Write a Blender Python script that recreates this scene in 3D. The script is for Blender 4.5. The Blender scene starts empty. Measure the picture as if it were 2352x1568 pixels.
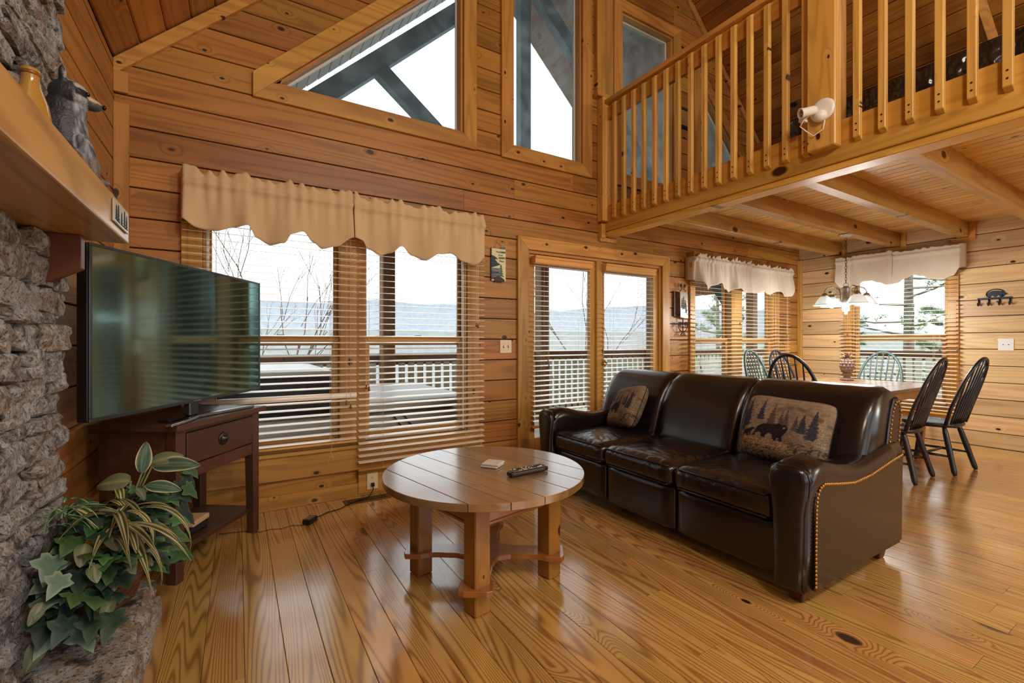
import bpy, bmesh, math, random
from mathutils import Vector, Matrix, noise
random.seed(11)
SC = bpy.context.scene
COL = SC.collection
PI = math.pi

# ------------------------------------------------------------------ camera
EYE = 1.2
cam_data = bpy.data.cameras.new('camera')
cam_data.sensor_width = 36.0
cam_data.lens = 36.0 * 1043.0 / 2352.0
cam_data.clip_start = 0.02
cam_data.clip_end = 900
cam = bpy.data.objects.new('camera', cam_data)
cam.location = (0, 0, EYE)
cam.rotation_euler = (PI / 2, 0, -math.radians(31.14))
COL.objects.link(cam)
SC.camera = cam

# ------------------------------------------------------------------ sky (even bright overcast)
world = bpy.data.worlds.new('overcast_sky')
SC.world = world
world.use_nodes = True
wn = world.node_tree.nodes
wn['Background'].inputs['Color'].default_value = (0.935, 0.97, 1.0, 1)
wn['Background'].inputs['Strength'].default_value = 1.7

# ------------------------------------------------------------------ view
SC.view_settings.view_transform = 'Standard'
SC.view_settings.look = 'None'
SC.view_settings.exposure = 0.33
SC.view_settings.gamma = 1.0
SC.view_settings.use_curve_mapping = False
SC.cycles.use_denoising = True
SC.cycles.max_bounces = 10
SC.cycles.diffuse_bounces = 5
SC.cycles.transparent_max_bounces = 24
SC.cycles.sample_clamp_indirect = 6.0
SC.cycles.caustics_reflective = False
SC.cycles.caustics_refractive = False

# ------------------------------------------------------------------ helpers: colour, nodes
def s2l(c):
    c = c / 255.0
    return c / 12.92 if c <= 0.04045 else ((c + 0.055) / 1.055) ** 2.4
def rgb(r, g, b):
    return (s2l(r), s2l(g), s2l(b), 1.0)
class NT:
    def __init__(self, name):
        self.m = bpy.data.materials.new(name)
        self.m.use_nodes = True
        self.t = self.m.node_tree
        self.n = self.t.nodes
        self.b = self.n['Principled BSDF']
        self.out = self.n['Material Output']
    def new(self, typ, **kw):
        nd = self.n.new(typ)
        for k, v in kw.items():
            setattr(nd, k, v)
        return nd
    def link(self, a, b):
        self.t.links.new(a, b)
    def val(self, sock, v):
        if hasattr(v, 'is_output') or isinstance(v, bpy.types.NodeSocket):
            self.link(v, sock)
        else:
            sock.default_value = v
    def math(self, op, a, b=0.0, c=None, clamp=False):
        nd = self.new('ShaderNodeMath', operation=op, use_clamp=clamp)
        self.val(nd.inputs[0], a); self.val(nd.inputs[1], b)
        if c is not None: self.val(nd.inputs[2], c)
        return nd.outputs[0]
    def vmath(self, op, a, b=(0, 0, 0)):
        nd = self.new('ShaderNodeVectorMath', operation=op)
        self.val(nd.inputs[0], a); self.val(nd.inputs[1], b)
        return nd.outputs[0]
    def mix(self, f, a, b, blend='MIX'):
        nd = self.new('ShaderNodeMix', data_type='RGBA', blend_type=blend)
        self.val(nd.inputs[0], f); self.val(nd.inputs[6], a); self.val(nd.inputs[7], b)
        return nd.outputs[2]
    def ramp(self, f, stops):
        nd = self.new('ShaderNodeValToRGB')
        e = nd.color_ramp.elements
        while len(e) < len(stops): e.new(0.5)
        for i, (p, c) in enumerate(stops):
            e[i].position = p; e[i].color = c
        self.val(nd.inputs[0], f)
        return nd.outputs[0]
    def maprange(self, v, a, b, c=0.0, d=1.0, smooth=True):
        nd = self.new('ShaderNodeMapRange')
        if smooth: nd.interpolation_type = 'SMOOTHSTEP'
        self.val(nd.inputs[0], v)
        for i, q in enumerate((a, b, c, d)): nd.inputs[i + 1].default_value = q
        return nd.outputs[0]
    def noise(self, vec, scale, detail=2.0, rough=0.5):
        nd = self.new('ShaderNodeTexNoise')
        if vec is not None: self.link(vec, nd.inputs['Vector'])
        nd.inputs['Scale'].default_value = scale
        nd.inputs['Detail'].default_value = detail
        nd.inputs['Roughness'].default_value = rough
        return nd.outputs[0]
    def bump(self, h, strength=0.2, dist=0.01):
        nd = self.new('ShaderNodeBump')
        nd.inputs['Strength'].default_value = strength
        nd.inputs['Distance'].default_value = dist
        self.link(h, nd.inputs['Height'])
        self.link(nd.outputs[0], self.b.inputs['Normal'])
    def set(self, **kw):
        for k, v in kw.items():
            self.val(self.b.inputs[k.replace('_', ' ')], v)
MATS = {}
def plain(name, col, rough=0.5, metal=0.0, spec=0.5, coat=0.0, vari=0.0, nz=0.0, bump=0.0, bscale=60, emit=None, estr=0.0):
    if name in MATS: return MATS[name]
    t = NT(name)
    c = col
    geo = t.new('ShaderNodeNewGeometry')
    if nz > 0:
        f = t.noise(geo.outputs['Position'], bscale * 0.4, 4, 0.6)
        dk = tuple(x * (1 - nz) for x in col[:3]) + (1,)
        lt = tuple(min(1, x * (1 + nz)) for x in col[:3]) + (1,)
        c = t.mix(f, dk, lt)
    if vari > 0:
        oi = t.new('ShaderNodeObjectInfo')
        v = t.maprange(oi.outputs['Random'], 0, 1, 1 - vari, 1 + vari, False)
        hsv = t.new('ShaderNodeHueSaturation')
        t.link(v, hsv.inputs['Value']); t.val(hsv.inputs['Color'], c)
        c = hsv.outputs[0]
    t.set(Base_Color=c, Roughness=rough, Metallic=metal, Specular_IOR_Level=spec, Coat_Weight=coat)
    if bump > 0:
        t.bump(t.noise(geo.outputs['Position'], bscale, 4, 0.6), bump, 0.004)
    if emit:
        t.set(Emission_Color=emit, Emission_Strength=estr)
    MATS[name] = t.m
    return t.m
def wood(name, axis, light, dark, naxis=None, freq=26.0, along=0.55, across=5.0, rough=0.42, knots=3.0, knot_gate=0.45,
         coat=0.0, local=False, vari=0.14, contrast=1.0, bump=0.12, knotcol=(60, 32, 14), fine=0.25, dents=0.0, spec=0.4, coat_ior=1.5):
    if name in MATS: return MATS[name]
    t = NT(name)
    if local:
        p = t.new('ShaderNodeTexCoord').outputs['Object']
    else:
        p = t.new('ShaderNodeNewGeometry').outputs['Position']
    oi = t.new('ShaderNodeObjectInfo')
    rnd = oi.outputs['Random']
    off = t.new('ShaderNodeCombineXYZ')
    for i, k in enumerate((37.7, 61.3, 23.9)):
        t.link(t.math('MULTIPLY', rnd, k), off.inputs[i])
    p0 = t.vmath('ADD', p, off.outputs[0])
    ia = 'xyz'.index(axis)
    sc = [across] * 3; sc[ia] = along
    pg = t.vmath('MULTIPLY', p0, tuple(sc))
    n1 = t.noise(pg, 1.0, 1.6, 0.45)
    # knots on the board face
    ic = [i for i in range(3) if i != ia and 'xyz'[i] != naxis][0]
    sp = t.new('ShaderNodeSeparateXYZ'); t.link(p0, sp.inputs[0])
    cv = t.new('ShaderNodeCombineXYZ')
    t.link(t.math('MULTIPLY', sp.outputs[ia], knots * 0.6), cv.inputs[0])
    t.link(t.math('MULTIPLY', sp.outputs[ic], knots), cv.inputs[1])
    vor = t.new('ShaderNodeTexVoronoi', voronoi_dimensions='2D')
    vor.inputs['Scale'].default_value = 1.0
    t.link(cv.outputs[0], vor.inputs['Vector'])
    d = vor.outputs['Distance']
    sep = t.new('ShaderNodeSeparateColor'); t.link(vor.outputs['Color'], sep.inputs[0])
    gate = t.math('LESS_THAN', sep.outputs[0], knot_gate)
    ksz = t.math('MULTIPLY_ADD', t.math('POWER', sep.outputs[1], 2.0), 0.10, 0.035)
    near = t.math('MULTIPLY', gate, t.maprange(d, 0.0, 0.26, 1.0, 0.0))
    n2 = t.math('ADD', n1, t.math('MULTIPLY', near, 0.16))
    rings = t.math('SINE', t.math('MULTIPLY', n2, freq * 2))
    r01 = t.math('MULTIPLY_ADD', rings, 0.5, 0.5)
    r01 = t.math('POWER', r01, 2.6)
    sf = [140.0] * 3; sf[ia] = 4.0
    nf = t.noise(t.vmath('MULTIPLY', p0, tuple(sf)), 1.0, 2, 0.5)
    fac = t.math('ADD', t.math('MULTIPLY', r01, 0.75 * contrast), t.math('MULTIPLY', t.math('SUBTRACT', nf, 0.5), fine), clamp=True)
    col = t.mix(fac, light, dark)
    # slow blotches of tone along the board
    sb = [7.0] * 3; sb[ia] = 0.6
    nb = t.noise(t.vmath('MULTIPLY', p0, tuple(sb)), 1.0, 2, 0.5)
    hsv = t.new('ShaderNodeHueSaturation')
    v = t.math('ADD', t.maprange(rnd, 0, 1, 1 - vari, 1 + vari, False), t.math('MULTIPLY', t.math('SUBTRACT', nb, 0.5), 0.6))
    t.link(v, hsv.inputs['Value'])
    t.link(t.maprange(t.math('FRACT', t.math('MULTIPLY', rnd, 17.0)), 0, 1, 0.497, 0.514, False), hsv.inputs['Hue'])
    t.link(col, hsv.inputs['Color'])
    kd = t.math('MULTIPLY', gate, t.math('SUBTRACT', 1.0, t.maprange(t.math('DIVIDE', d, ksz), 0.55, 1.0, 0.0, 1.0)))
    col2 = t.mix(kd, hsv.outputs[0], rgb(*knotcol))
    rr = t.math('ADD', rough, t.math('MULTIPLY', t.math('SUBTRACT', nf, 0.5), 0.12))
    t.set(Base_Color=col2, Roughness=rr, Coat_Weight=coat, Coat_Roughness=0.16, Coat_IOR=coat_ior, Specular_IOR_Level=spec)
    h = t.math('ADD', t.math('MULTIPLY', nf, 0.5), t.math('MULTIPLY', fac, -0.3))
    if dents > 0:
        nd = t.noise(p0, 9.0, 3, 0.6)
        h = t.math('ADD', h, t.math('MULTIPLY', nd, dents))
    t.bump(h, bump, 0.004)
    MATS[name] = t.m
    return t.m
def glass(name, tint=(1, 1, 1, 1), film=0.0, filmcol=(0.9, 0.95, 1, 1)):
    if name in MATS: return MATS[name]
    t = NT(name)
    tr = t.new('ShaderNodeBsdfTransparent'); tr.inputs[0].default_value = tint
    gl = t.new('ShaderNodeBsdfGlossy'); gl.inputs['Roughness'].default_value = 0.02
    fr = t.new('ShaderNodeLayerWeight'); fr.inputs[0].default_value = 0.12
    mx = t.new('ShaderNodeMixShader')
    t.link(fr.outputs[0], mx.inputs[0]); t.link(tr.outputs[0], mx.inputs[1]); t.link(gl.outputs[0], mx.inputs[2])
    res = mx.outputs[0]
    if film > 0:
        geo = t.new('ShaderNodeNewGeometry')
        nz = t.noise(geo.outputs['Position'], 5.0, 6, 0.7)
        spk = t.noise(geo.outputs['Position'], 70.0, 3, 0.7)
        f = t.math('MULTIPLY', t.math('ADD', t.maprange(nz, 0.35, 0.75, 0.35, 1.0), t.maprange(spk, 0.62, 0.75, 0.0, 0.9)), film, clamp=True)
        df = t.new('ShaderNodeBsdfTranslucent'); df.inputs[0].default_value = filmcol
        m2 = t.new('ShaderNodeMixShader')
        t.link(f, m2.inputs[0]); t.link(res, m2.inputs[1]); t.link(df.outputs[0], m2.inputs[2])
        res = m2.outputs[0]
    t.link(res, t.out.inputs['Surface'])
    MATS[name] = t.m
    return t.m
def attr_mat(name, rough=0.6, bump=0.0, bscale=200, attr='Col', spec=0.4, sheen=0.0, nz=0.0, vari=0.0):
    if name in MATS: return MATS[name]
    t = NT(name)
    a = t.new('ShaderNodeAttribute', attribute_name=attr)
    c = a.outputs['Color']
    geo = t.new('ShaderNodeNewGeometry')
    if nz:
        f = t.noise(geo.outputs['Position'], bscale, 3, 0.6)
        c = t.mix(t.math('MULTIPLY', f, nz), c, (0, 0, 0, 1))
    if vari > 0:
        oi = t.new('ShaderNodeObjectInfo')
        hsv = t.new('ShaderNodeHueSaturation')
        t.link(t.maprange(oi.outputs['Random'], 0, 1, 1 - vari, 1 + vari, False), hsv.inputs['Value'])
        t.link(t.maprange(t.math('FRACT', t.math('MULTIPLY', oi.outputs['Random'], 13.0)), 0, 1, 0.48, 0.52, False), hsv.inputs['Hue'])
        t.link(c, hsv.inputs['Color']); c = hsv.outputs[0]
    t.set(Base_Color=c, Roughness=rough, Specular_IOR_Level=spec, Sheen_Weight=sheen)
    if bump: t.bump(t.noise(geo.outputs['Position'], bscale, 3, 0.6), bump, 0.003)
    MATS[name] = t.m
    return t.m

# ------------------------------------------------------------------ helpers: meshes
def frame_from(d):
    d = d.normalized()
    a = Vector((0, 0, 1)) if abs(d.z) < 0.9 else Vector((1, 0, 0))
    u = d.cross(a).normalized()
    return u, d.cross(u).normalized()
class MB:
    def __init__(self): self.V = []; self.F = []
    def add(self, vs, fs):
        o = len(self.V)
        self.V += [tuple(v) for v in vs]
        self.F += [tuple(i + o for i in f) for f in fs]
        return self
    def box(self, x0, x1, y0, y1, z0, z1):
        return self.add([(x0, y0, z0), (x1, y0, z0), (x1, y1, z0), (x0, y1, z0), (x0, y0, z1), (x1, y0, z1), (x1, y1, z1), (x0, y1, z1)],
                        [(0, 3, 2, 1), (4, 5, 6, 7), (0, 1, 5, 4), (1, 2, 6, 5), (2, 3, 7, 6), (3, 0, 4, 7)])
    def hexa(self, p):
        return self.add(p, [(0, 3, 2, 1), (4, 5, 6, 7), (0, 1, 5, 4), (1, 2, 6, 5), (2, 3, 7, 6), (3, 0, 4, 7)])
    def loft(self, rings, closed=True, cap=True):
        n = len(rings[0]); vs = [p for r in rings for p in r]; fs = []
        for i in range(len(rings) - 1):
            for j in range(n if closed else n - 1):
                k = (j + 1) % n
                fs.append((i * n + j, i * n + k, (i + 1) * n + k, (i + 1) * n + j))
        if cap:
            fs.append(tuple(range(n - 1, -1, -1)))
            fs.append(tuple((len(rings) - 1) * n + j for j in range(n)))
        return self.add(vs, fs)
    def prism(self, poly, fn, a, b):
        """polygon of 2d points extruded from depth a to b; fn(u, v, depth) -> point"""
        return self.loft([[fn(u, v, a) for u, v in poly], [fn(u, v, b) for u, v in poly]])
    def tube(self, pts, r, n=8, cap=True):
        pts = [Vector(p) for p in pts]
        rs = r if isinstance(r, (list, tuple)) else [r] * len(pts)
        rings = []; pu = None
        for i, p in enumerate(pts):
            d = (pts[min(i + 1, len(pts) - 1)] - pts[max(i - 1, 0)])
            if d.length < 1e-9: d = Vector((0, 0, 1))
            d.normalize()
            if pu is None: u, v = frame_from(d)
            else:
                u = (pu - d * pu.dot(d))
                u = u.normalized() if u.length > 1e-6 else frame_from(d)[0]
                v = d.cross(u)
            pu = u
            rings.append([p + (u * math.cos(2 * PI * k / n) + v * math.sin(2 * PI * k / n)) * rs[i] for k in range(n)])
        return self.loft(rings, True, cap)
    def lathe(self, prof, n=16, c=(0, 0, 0), cap=True):
        rings = [[(c[0] + r * math.cos(2 * PI * k / n), c[1] + r * math.sin(2 * PI * k / n), c[2] + z) for k in range(n)] for r, z in prof]
        return self.loft(rings, True, cap)
    def ell(self, c, r, nu=12, nv=8, rot=None):
        c = Vector(c); rings = []
        for i in range(1, nv):
            th = PI * i / nv
            rings.append([Vector((r[0] * math.sin(th) * math.cos(2 * PI * k / nu), r[1] * math.sin(th) * math.sin(2 * PI * k / nu), -r[2] * math.cos(th))) for k in range(nu)])
        if rot is not None: rings = [[rot @ p for p in R] for R in rings]
        o = len(self.V)
        self.loft([[c + p for p in R] for R in rings], True, False)
        bot = Vector((0, 0, -r[2])); top = Vector((0, 0, r[2]))
        if rot is not None: bot = rot @ bot; top = rot @ top
        b = len(self.V); self.V += [tuple(c + bot), tuple(c + top)]
        m = o + (nv - 2) * nu
        for k in range(nu):
            self.F.append((b, o + (k + 1) % nu, o + k))
            self.F.append((b + 1, m + k, m + (k + 1) % nu))
        return self
    def move(self, fn):
        self.V = [tuple(fn(Vector(v))) for v in self.V]; return self
    def mesh(self, name, bevel=0.0, seg=1, smooth=False, angle=0.5, sub=0):
        bm = bmesh.new()
        vs = [bm.verts.new(v) for v in self.V]
        for f in self.F:
            try: bm.faces.new([vs[i] for i in f])
            except ValueError: pass
        bmesh.ops.recalc_face_normals(bm, faces=bm.faces)
        if bevel > 0:
            es = [e for e in bm.edges if len(e.link_faces) == 2 and e.calc_face_angle(0) > angle]
            bmesh.ops.bevel(bm, geom=es, offset=bevel, segments=seg, affect='EDGES', profile=0.5, clamp_overlap=True)
        me = bpy.data.meshes.new(name)
        bm.to_mesh(me); bm.free()
        if smooth:
            for p in me.polygons: p.use_smooth = True
        return me
    def build(self, name, mat, parent=None, bevel=0.0, seg=1, smooth=False, world=False, angle=0.5, label=None):
        if world and parent is not None:
            L = parent.location
            self.V = [(v[0] - L.x, v[1] - L.y, v[2] - L.z) for v in self.V]
        me = self.mesh(name, bevel, seg, smooth, angle)
        return link(name, me, mat, parent, label)
def link(name, me, mat, parent=None, label=None):
    if mat is not None and not me.materials: me.materials.append(mat)
    o = bpy.data.objects.new(name, me)
    COL.objects.link(o)
    if parent is not None: o.parent = parent
    if label: o['label'] = label
    return o
def thing(name, label, cat, loc=(0, 0, 0), rz=0.0, group=None, kind=None):
    o = bpy.data.objects.new(name, None)
    o.empty_display_size = 0.1
    COL.objects.link(o)
    o.location = loc; o.rotation_euler = (0, 0, rz)
    return tag(o, label, cat, group, kind)
def tag(o, label=None, cat=None, group=None, kind=None):
    if label: o['label'] = label
    if cat: o['category'] = cat
    if group: o['group'] = group
    if kind: o['kind'] = kind
    return o
def recenter(o):
    """origin to the middle of the foot of the mesh"""
    me = o.data
    xs = [v.co for v in me.vertices]
    c = Vector(((min(v.x for v in xs) + max(v.x for v in xs)) / 2, (min(v.y for v in xs) + max(v.y for v in xs)) / 2, min(v.z for v in xs)))
    me.transform(Matrix.Translation(-c)); o.location = o.location + c
    return o
def solo(mb, name, mat, label, cat, group=None, **kw):
    o = mb.build(name, mat, None, **kw)
    recenter(o)
    return tag(o, label, cat, group)
def struct(o, label=None):
    o['kind'] = 'structure'
    if label: o['label'] = label
    return o
def copy_tree(o, parent=None):
    c = o.copy(); COL.objects.link(c); c.parent = parent
    for ch in list(o.children): copy_tree(ch, c)
    return c
def rbox(x0, x1, y0, y1, z0, z1): return MB().box(x0, x1, y0, y1, z0, z1)
def voxel(mb, name, mat, parent, size, smooth_it=4, col=None, world=False):
    """one continuous skin over overlapping forms"""
    if world and parent is not None:
        L = parent.location
        mb.V = [(v[0] - L.x, v[1] - L.y, v[2] - L.z) for v in mb.V]
    me = mb.mesh(name)
    o = bpy.data.objects.new('tmp', me); COL.objects.link(o)
    r = o.modifiers.new('r', 'REMESH'); r.mode = 'VOXEL'; r.voxel_size = size
    s = o.modifiers.new('s', 'SMOOTH'); s.iterations = smooth_it; s.factor = 0.5
    dg = bpy.context.evaluated_depsgraph_get()
    me2 = bpy.data.meshes.new_from_object(o.evaluated_get(dg))
    bpy.data.objects.remove(o)
    me2.name = name
    me2.materials.clear()
    for p in me2.polygons: p.use_smooth = True
    if col: paint(me2, col)
    return link(name, me2, mat, parent)
def paint(me, fn, attr='Col'):
    a = me.color_attributes.new(attr, 'FLOAT_COLOR', 'POINT')
    for i, v in enumerate(me.vertices):
        a.data[i].color = fn(v.co)
def offset_poly(poly, d):
    """convex polygon (counter-clockwise) grown by d"""
    n = len(poly); out = []
    for i in range(n):
        a, b, c = Vector(poly[i - 1]), Vector(poly[i]), Vector(poly[(i + 1) % n])
        e1 = (b - a).normalized(); e2 = (c - b).normalized()
        n1 = Vector((e1.y, -e1.x)); n2 = Vector((e2.y, -e2.x))
        k = d / (1 + n1.dot(n2))
        q = b + (n1 + n2) * k
        out.append((q.x, q.y))
    return out
def lerp(a, b, t): return a + (b - a) * t
def interp(pts, x):
    if x <= pts[0][0]: return pts[0][1]
    for (x0, y0), (x1, y1) in zip(pts, pts[1:]):
        if x <= x1:
            t = (x - x0) / (x1 - x0); t = t * t * (3 - 2 * t)
            return y0 + (y1 - y0) * t
    return pts[-1][1]
# ------------------------------------------------------------------ measured room
D = 3.65          # window wall
XL = -0.65        # fireplace wall
XR = 7.30         # dining wall
XM = 3.325        # ridge
YB = -3.6         # wall behind the viewer
EAVE = 2.93
SL = 0.965
def ceil_z(x): return EAVE + SL * (min(x, 2 * XM - x) - XL)
LOFT_X = 3.33
# ------------------------------------------------------------------ materials of the room
PL, PD = rgb(174, 118, 58), rgb(126, 76, 33)
kw = dict(freq=30, across=6.0, along=0.28, contrast=0.75, rough=0.42, knots=5.2, knot_gate=0.42, knotcol=(46, 26, 14), fine=0.4, vari=0.2)
W_AX = wood('pine_wall_x', 'x', PL, PD, naxis='y', **kw)
W_AY = wood('pine_wall_y', 'y', PL, PD, naxis='x', **kw)
W_BY = wood('pine_wall_lit_y', 'y', rgb(206, 172, 130), rgb(174, 136, 96), naxis='x', **kw)  # paler copy of the wall pine; chandelier and window light put into colour
W_CY = wood('pine_ceiling_y', 'y', rgb(170, 108, 46), rgb(128, 74, 28), naxis='z', **dict(kw, knots=3.5))
TL, TD = rgb(196, 143, 76), rgb(156, 104, 48)
kt = dict(freq=26, contrast=0.7, knots=6.5, knot_gate=0.45, rough=0.38, along=0.4)
T_X = wood('trim_pine_x', 'x', TL, TD, naxis='y', **kt)
T_Y = wood('trim_pine_y', 'y', TL, TD, naxis='x', **kt)
T_Z = wood('trim_pine_z', 'z', TL, TD, naxis='y', **kt)
R_Y = wood('rail_pine_y', 'y', rgb(210, 157, 78), rgb(174, 120, 50), naxis='x', **dict(kt, knots=3))
R_Z = wood('rail_pine_z', 'z', rgb(214, 164, 86), rgb(178, 126, 56), naxis='x', **kt)
J_X = wood('joist_pine_x', 'x', rgb(186, 142, 84), rgb(148, 102, 54), naxis='y', **dict(kt, knots=3.5, knot_gate=0.45))
DK_Y = wood('decking_pine_y', 'y', rgb(222, 184, 126), rgb(190, 146, 90), naxis='z', **kt)
F_Y = wood('floor_pine_y', 'y', rgb(212, 164, 94), rgb(146, 96, 44), naxis='z', freq=170, along=0.2, across=4.0, contrast=1.1, rough=0.2, knots=2.2,
           knot_gate=0.2, coat=1.0, coat_ior=1.85, bump=0.10, vari=0.13, dents=0.5, spec=0.5, knotcol=(58, 36, 24))
SEAM = plain('seam_dark', rgb(52, 30, 16), 0.8)
M_GLASS = glass('window_glass', (0.96, 0.985, 0.985, 1))
M_GLASSD = glass('dusty_glass', (0.80, 0.93, 0.95, 1), film=0.16)

# ------------------------------------------------------------------ floor of single planks
fl = rbox(XL - 0.3, XR + 0.3, YB - 0.3, D + 0.15, -0.12, -0.022).box(XR, XR + 0.2, YB - 0.2, D + 0.14, -0.03, 0.004).box(XL - 0.2, XL, YB - 0.2, D + 0.14, -0.03, 0.004).box(XL, XR, D, D + 0.14, -0.03, 0.0).box(XL, XR, YB - 0.14, YB, -0.03, 0.0).box(XL - 0.16, XL, D, D + 0.16, 0, 3).box(XR, XR + 0.16, D, D + 0.16, 0, 3).box(XL - 0.16, XL, YB - 0.16, YB, 0, 3).box(XR, XR + 0.16, YB - 0.16, YB, 0, 3).build('floor', SEAM)
struct(fl, 'glossy honey pine plank floor')
PW = 0.1345
def plank_mesh(w, l):
    m = MB(); c = 0.0016; g = 0.0007
    a, b = -w / 2 + g, w / 2 - g
    q = [(a, -0.022), (b, -0.022), (b, -c), (b - c, 0), (a + c, 0), (a, -c)]
    m.loft([[(x, 0.0006, z) for x, z in q], [(x, l - 0.0006, z) for x, z in q]])
    return m
nrow = int((XR - XL) / PW) + 1
x0 = XL
rows = 0
for i in range(nrow):
    xa = x0 + i * PW; xb = min(xa + PW, XR)
    if xb - xa < 0.02: continue
    ys = YB; k = 0
    rr = random.Random(100 + i)
    cuts = []
    y = YB + rr.uniform(0.6, 2.4)
    while y < D - 0.5:
        cuts.append(y); y += rr.uniform(1.5, 3.4)
    cuts = [YB] + cuts + [D]
    for ya, yb in zip(cuts, cuts[1:]):
        o = plank_mesh(xb - xa, yb - ya).build('plank', F_Y, fl)
        o.location = ((xa + xb) / 2, ya, 0)

# ------------------------------------------------------------------ boarded walls
def board_pieces(zs, ulo, uhi, holes, seed, minlen=2.6, maxlen=4.6):
    """zs: course lines.  holes: list of (z0, z1, fn(z)->(a,b)).  yields (ul0,ul1,ur0,ur1,z0,z1,edge flags)"""
    rr = random.Random(seed); out = []
    for z0, z1 in zip(zs, zs[1:]):
        L0, L1, R0, R1 = ulo(z0), ulo(z1), uhi(z0), uhi(z1)
        if R0 - L0 < 0.02: continue
        segs = [(L0, L1, R0, R1)]
        for hz0, hz1, fn in holes:
            if hz1 <= z0 + 0.004 or hz0 >= z1 - 0.004: continue
            za, zb = max(z0, hz0), min(z1, hz1)
            a0, b0 = fn(za); a1, b1 = fn(zb)
            new = []
            for s in segs:
                if b0 <= s[0] or a0 >= s[2]: new.append(s); continue
                if a0 - s[0] > 0.01: new.append((s[0], s[1], a0, a1))
                if s[2] - b0 > 0.01: new.append((b0, b1, s[2], s[3]))
            segs = new
            if za - z0 > 0.01: out.append((a0, a0, b0, b0, z0, za, 1))
            if z1 - zb > 0.01: out.append((a1, a1, b1, b1, zb, z1, 2))
        for s in segs:
            ln = min(s[2] - s[0], s[3] - s[1])
            cu = [(s[0], s[1])]
            if ln > minlen:
                u = s[0] + rr.uniform(0.9, maxlen - 0.6)
                while u < s[2] - 0.6 and u < s[3] - 0.3:
                    if u > s[1] + 0.3: cu.append((u, u))
                    u += rr.uniform(minlen, maxlen)
            cu.append((s[2], s[3]))
            for (a0, a1), (b0, b1) in zip(cu, cu[1:]):
                out.append((a0, a1, b0, b1, z0, z1, 3))
    return out
def boards(wall_name, pieces, mp, mat, back=0.14, th=0.03, ch=0.007, label=None, board_name='board'):
    core = MB()
    for a0, a1, b0, b1, z0, z1, f in pieces:
        core.hexa([mp(a0, z0, th), mp(b0, z0, th), mp(b0, z0, back), mp(a0, z0, back), mp(a1, z1, th), mp(b1, z1, th), mp(b1, z1, back), mp(a1, z1, back)])
    w = core.build(wall_name, SEAM)
    struct(w, label)
    for a0, a1, b0, b1, z0, z1, f in pieces:
        g = 0.0032 if f == 3 else 0.0008
        prof = [(th, z0 + g), (ch if f & 1 else 0, z0 + g), (0, z0 + (ch * 0.8 if f & 1 else g)), (0, z1 - (ch * 0.8 if f & 2 else g)), (ch if f & 2 else 0, z1 - g), (th, z1 - g)]
        def U(z, l, h):
            t = (z - z0) / (z1 - z0); return l + (h - l) * t
        m = MB()
        m.loft([[mp(U(z, a0, a1) + 0.001, z, d) for d, z in prof], [mp(U(z, b0, b1) - 0.001, z, d) for d, z in prof]])
        m.build(board_name, mat, w)
    return w
def courses(base, h, top):
    z = [0.0]; k = base
    while k < top - 0.02:
        if k > 0.03: z.append(k)
        k += h
    z.append(top); return z
def rect(z0, z1, a, b): return (z0, z1, lambda z, a=a, b=b: (a, b))
mpA = lambda u, z, d: (u, D + d, z)
mpB = lambda u, z, d: (XR + d, u, z)
mpL = lambda u, z, d: (XL - d, u, z)
mpR = lambda u, z, d: (u, YB - d, z)
# gable windows (inner opening polygons, counter-clockwise in (x, z))
GZ = 3.03
TRAP = [(0.215, GZ), (1.70, GZ), (1.70, GZ + 0.965 * 1.485), (0.215, GZ + 0.012)]
NARR = [(2.205, GZ), (3.045, GZ), (3.045, 4.82), (2.205, 4.82)]
mir = lambda P: [(2 * XM - x, z) for x, z in reversed(P)]
NARR2, TRAP2 = mir(NARR), mir(TRAP)
def trap_hole(s):
    def f(z):
        a = 0.215 + max(0, (z - GZ - 0.012)) / 0.965
        return (a, 1.70) if s else (2 * XM - 1.70, 2 * XM - a)
    return (GZ, GZ + 0.965 * 1.485, f)
def narr_hole(s):
    def f(z):
        a = 2.205
        return (a, 3.045) if s else (2 * XM - 3.045, 2 * XM - a)
    return (GZ, 4.82, f)
WA = dict(x0=-0.20, x1=1.735, z0=0.40, z1=2.16)     # big living window
DR = dict(x0=2.375, x1=4.245, z0=0.0, z1=2.08)      # double door
WD = dict(x0=4.84, x1=6.62, z0=0.55, z1=2.16)       # dining window, same wall
WB = dict(y0=1.96, y1=2.95, z0=0.42, z1=2.12)       # dining window, right wall
holesA = [rect(WA['z0'], WA['z1'], WA['x0'], WA['x1']), rect(0, DR['z1'], DR['x0'], DR['x1']), rect(WD['z0'], WD['z1'], WD['x0'], WD['x1']),
          trap_hole(1), narr_hole(1), narr_hole(0), trap_hole(0)]
zsA = courses(0.09, 0.1885, ceil_z(XM) - 0.12)
uloA = lambda z: max(XL, XL + (z - EAVE) / SL) if z > EAVE else XL
uhiA = lambda z: 2 * XM - uloA(z)
boards('wall_back', board_pieces(zsA, uloA, uhiA, holesA, 3), mpA, W_AX, label='pine boarded gable wall with the windows')
zsB = courses(-0.0185, 0.1885, EAVE)
boards('wall_right', board_pieces(zsB, lambda z: YB, lambda z: D, [rect(WB['z0'], WB['z1'], WB['y0'], WB['y1'])], 5), mpB, W_BY, label='pine boarded wall of the dining corner, its light painted in as paler boards')
boards('wall_left', board_pieces(courses(0.05, 0.1885, EAVE), lambda z: YB, lambda z: D, [], 7), mpL, W_AY, label='pine boarded wall behind the fireplace')
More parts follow.
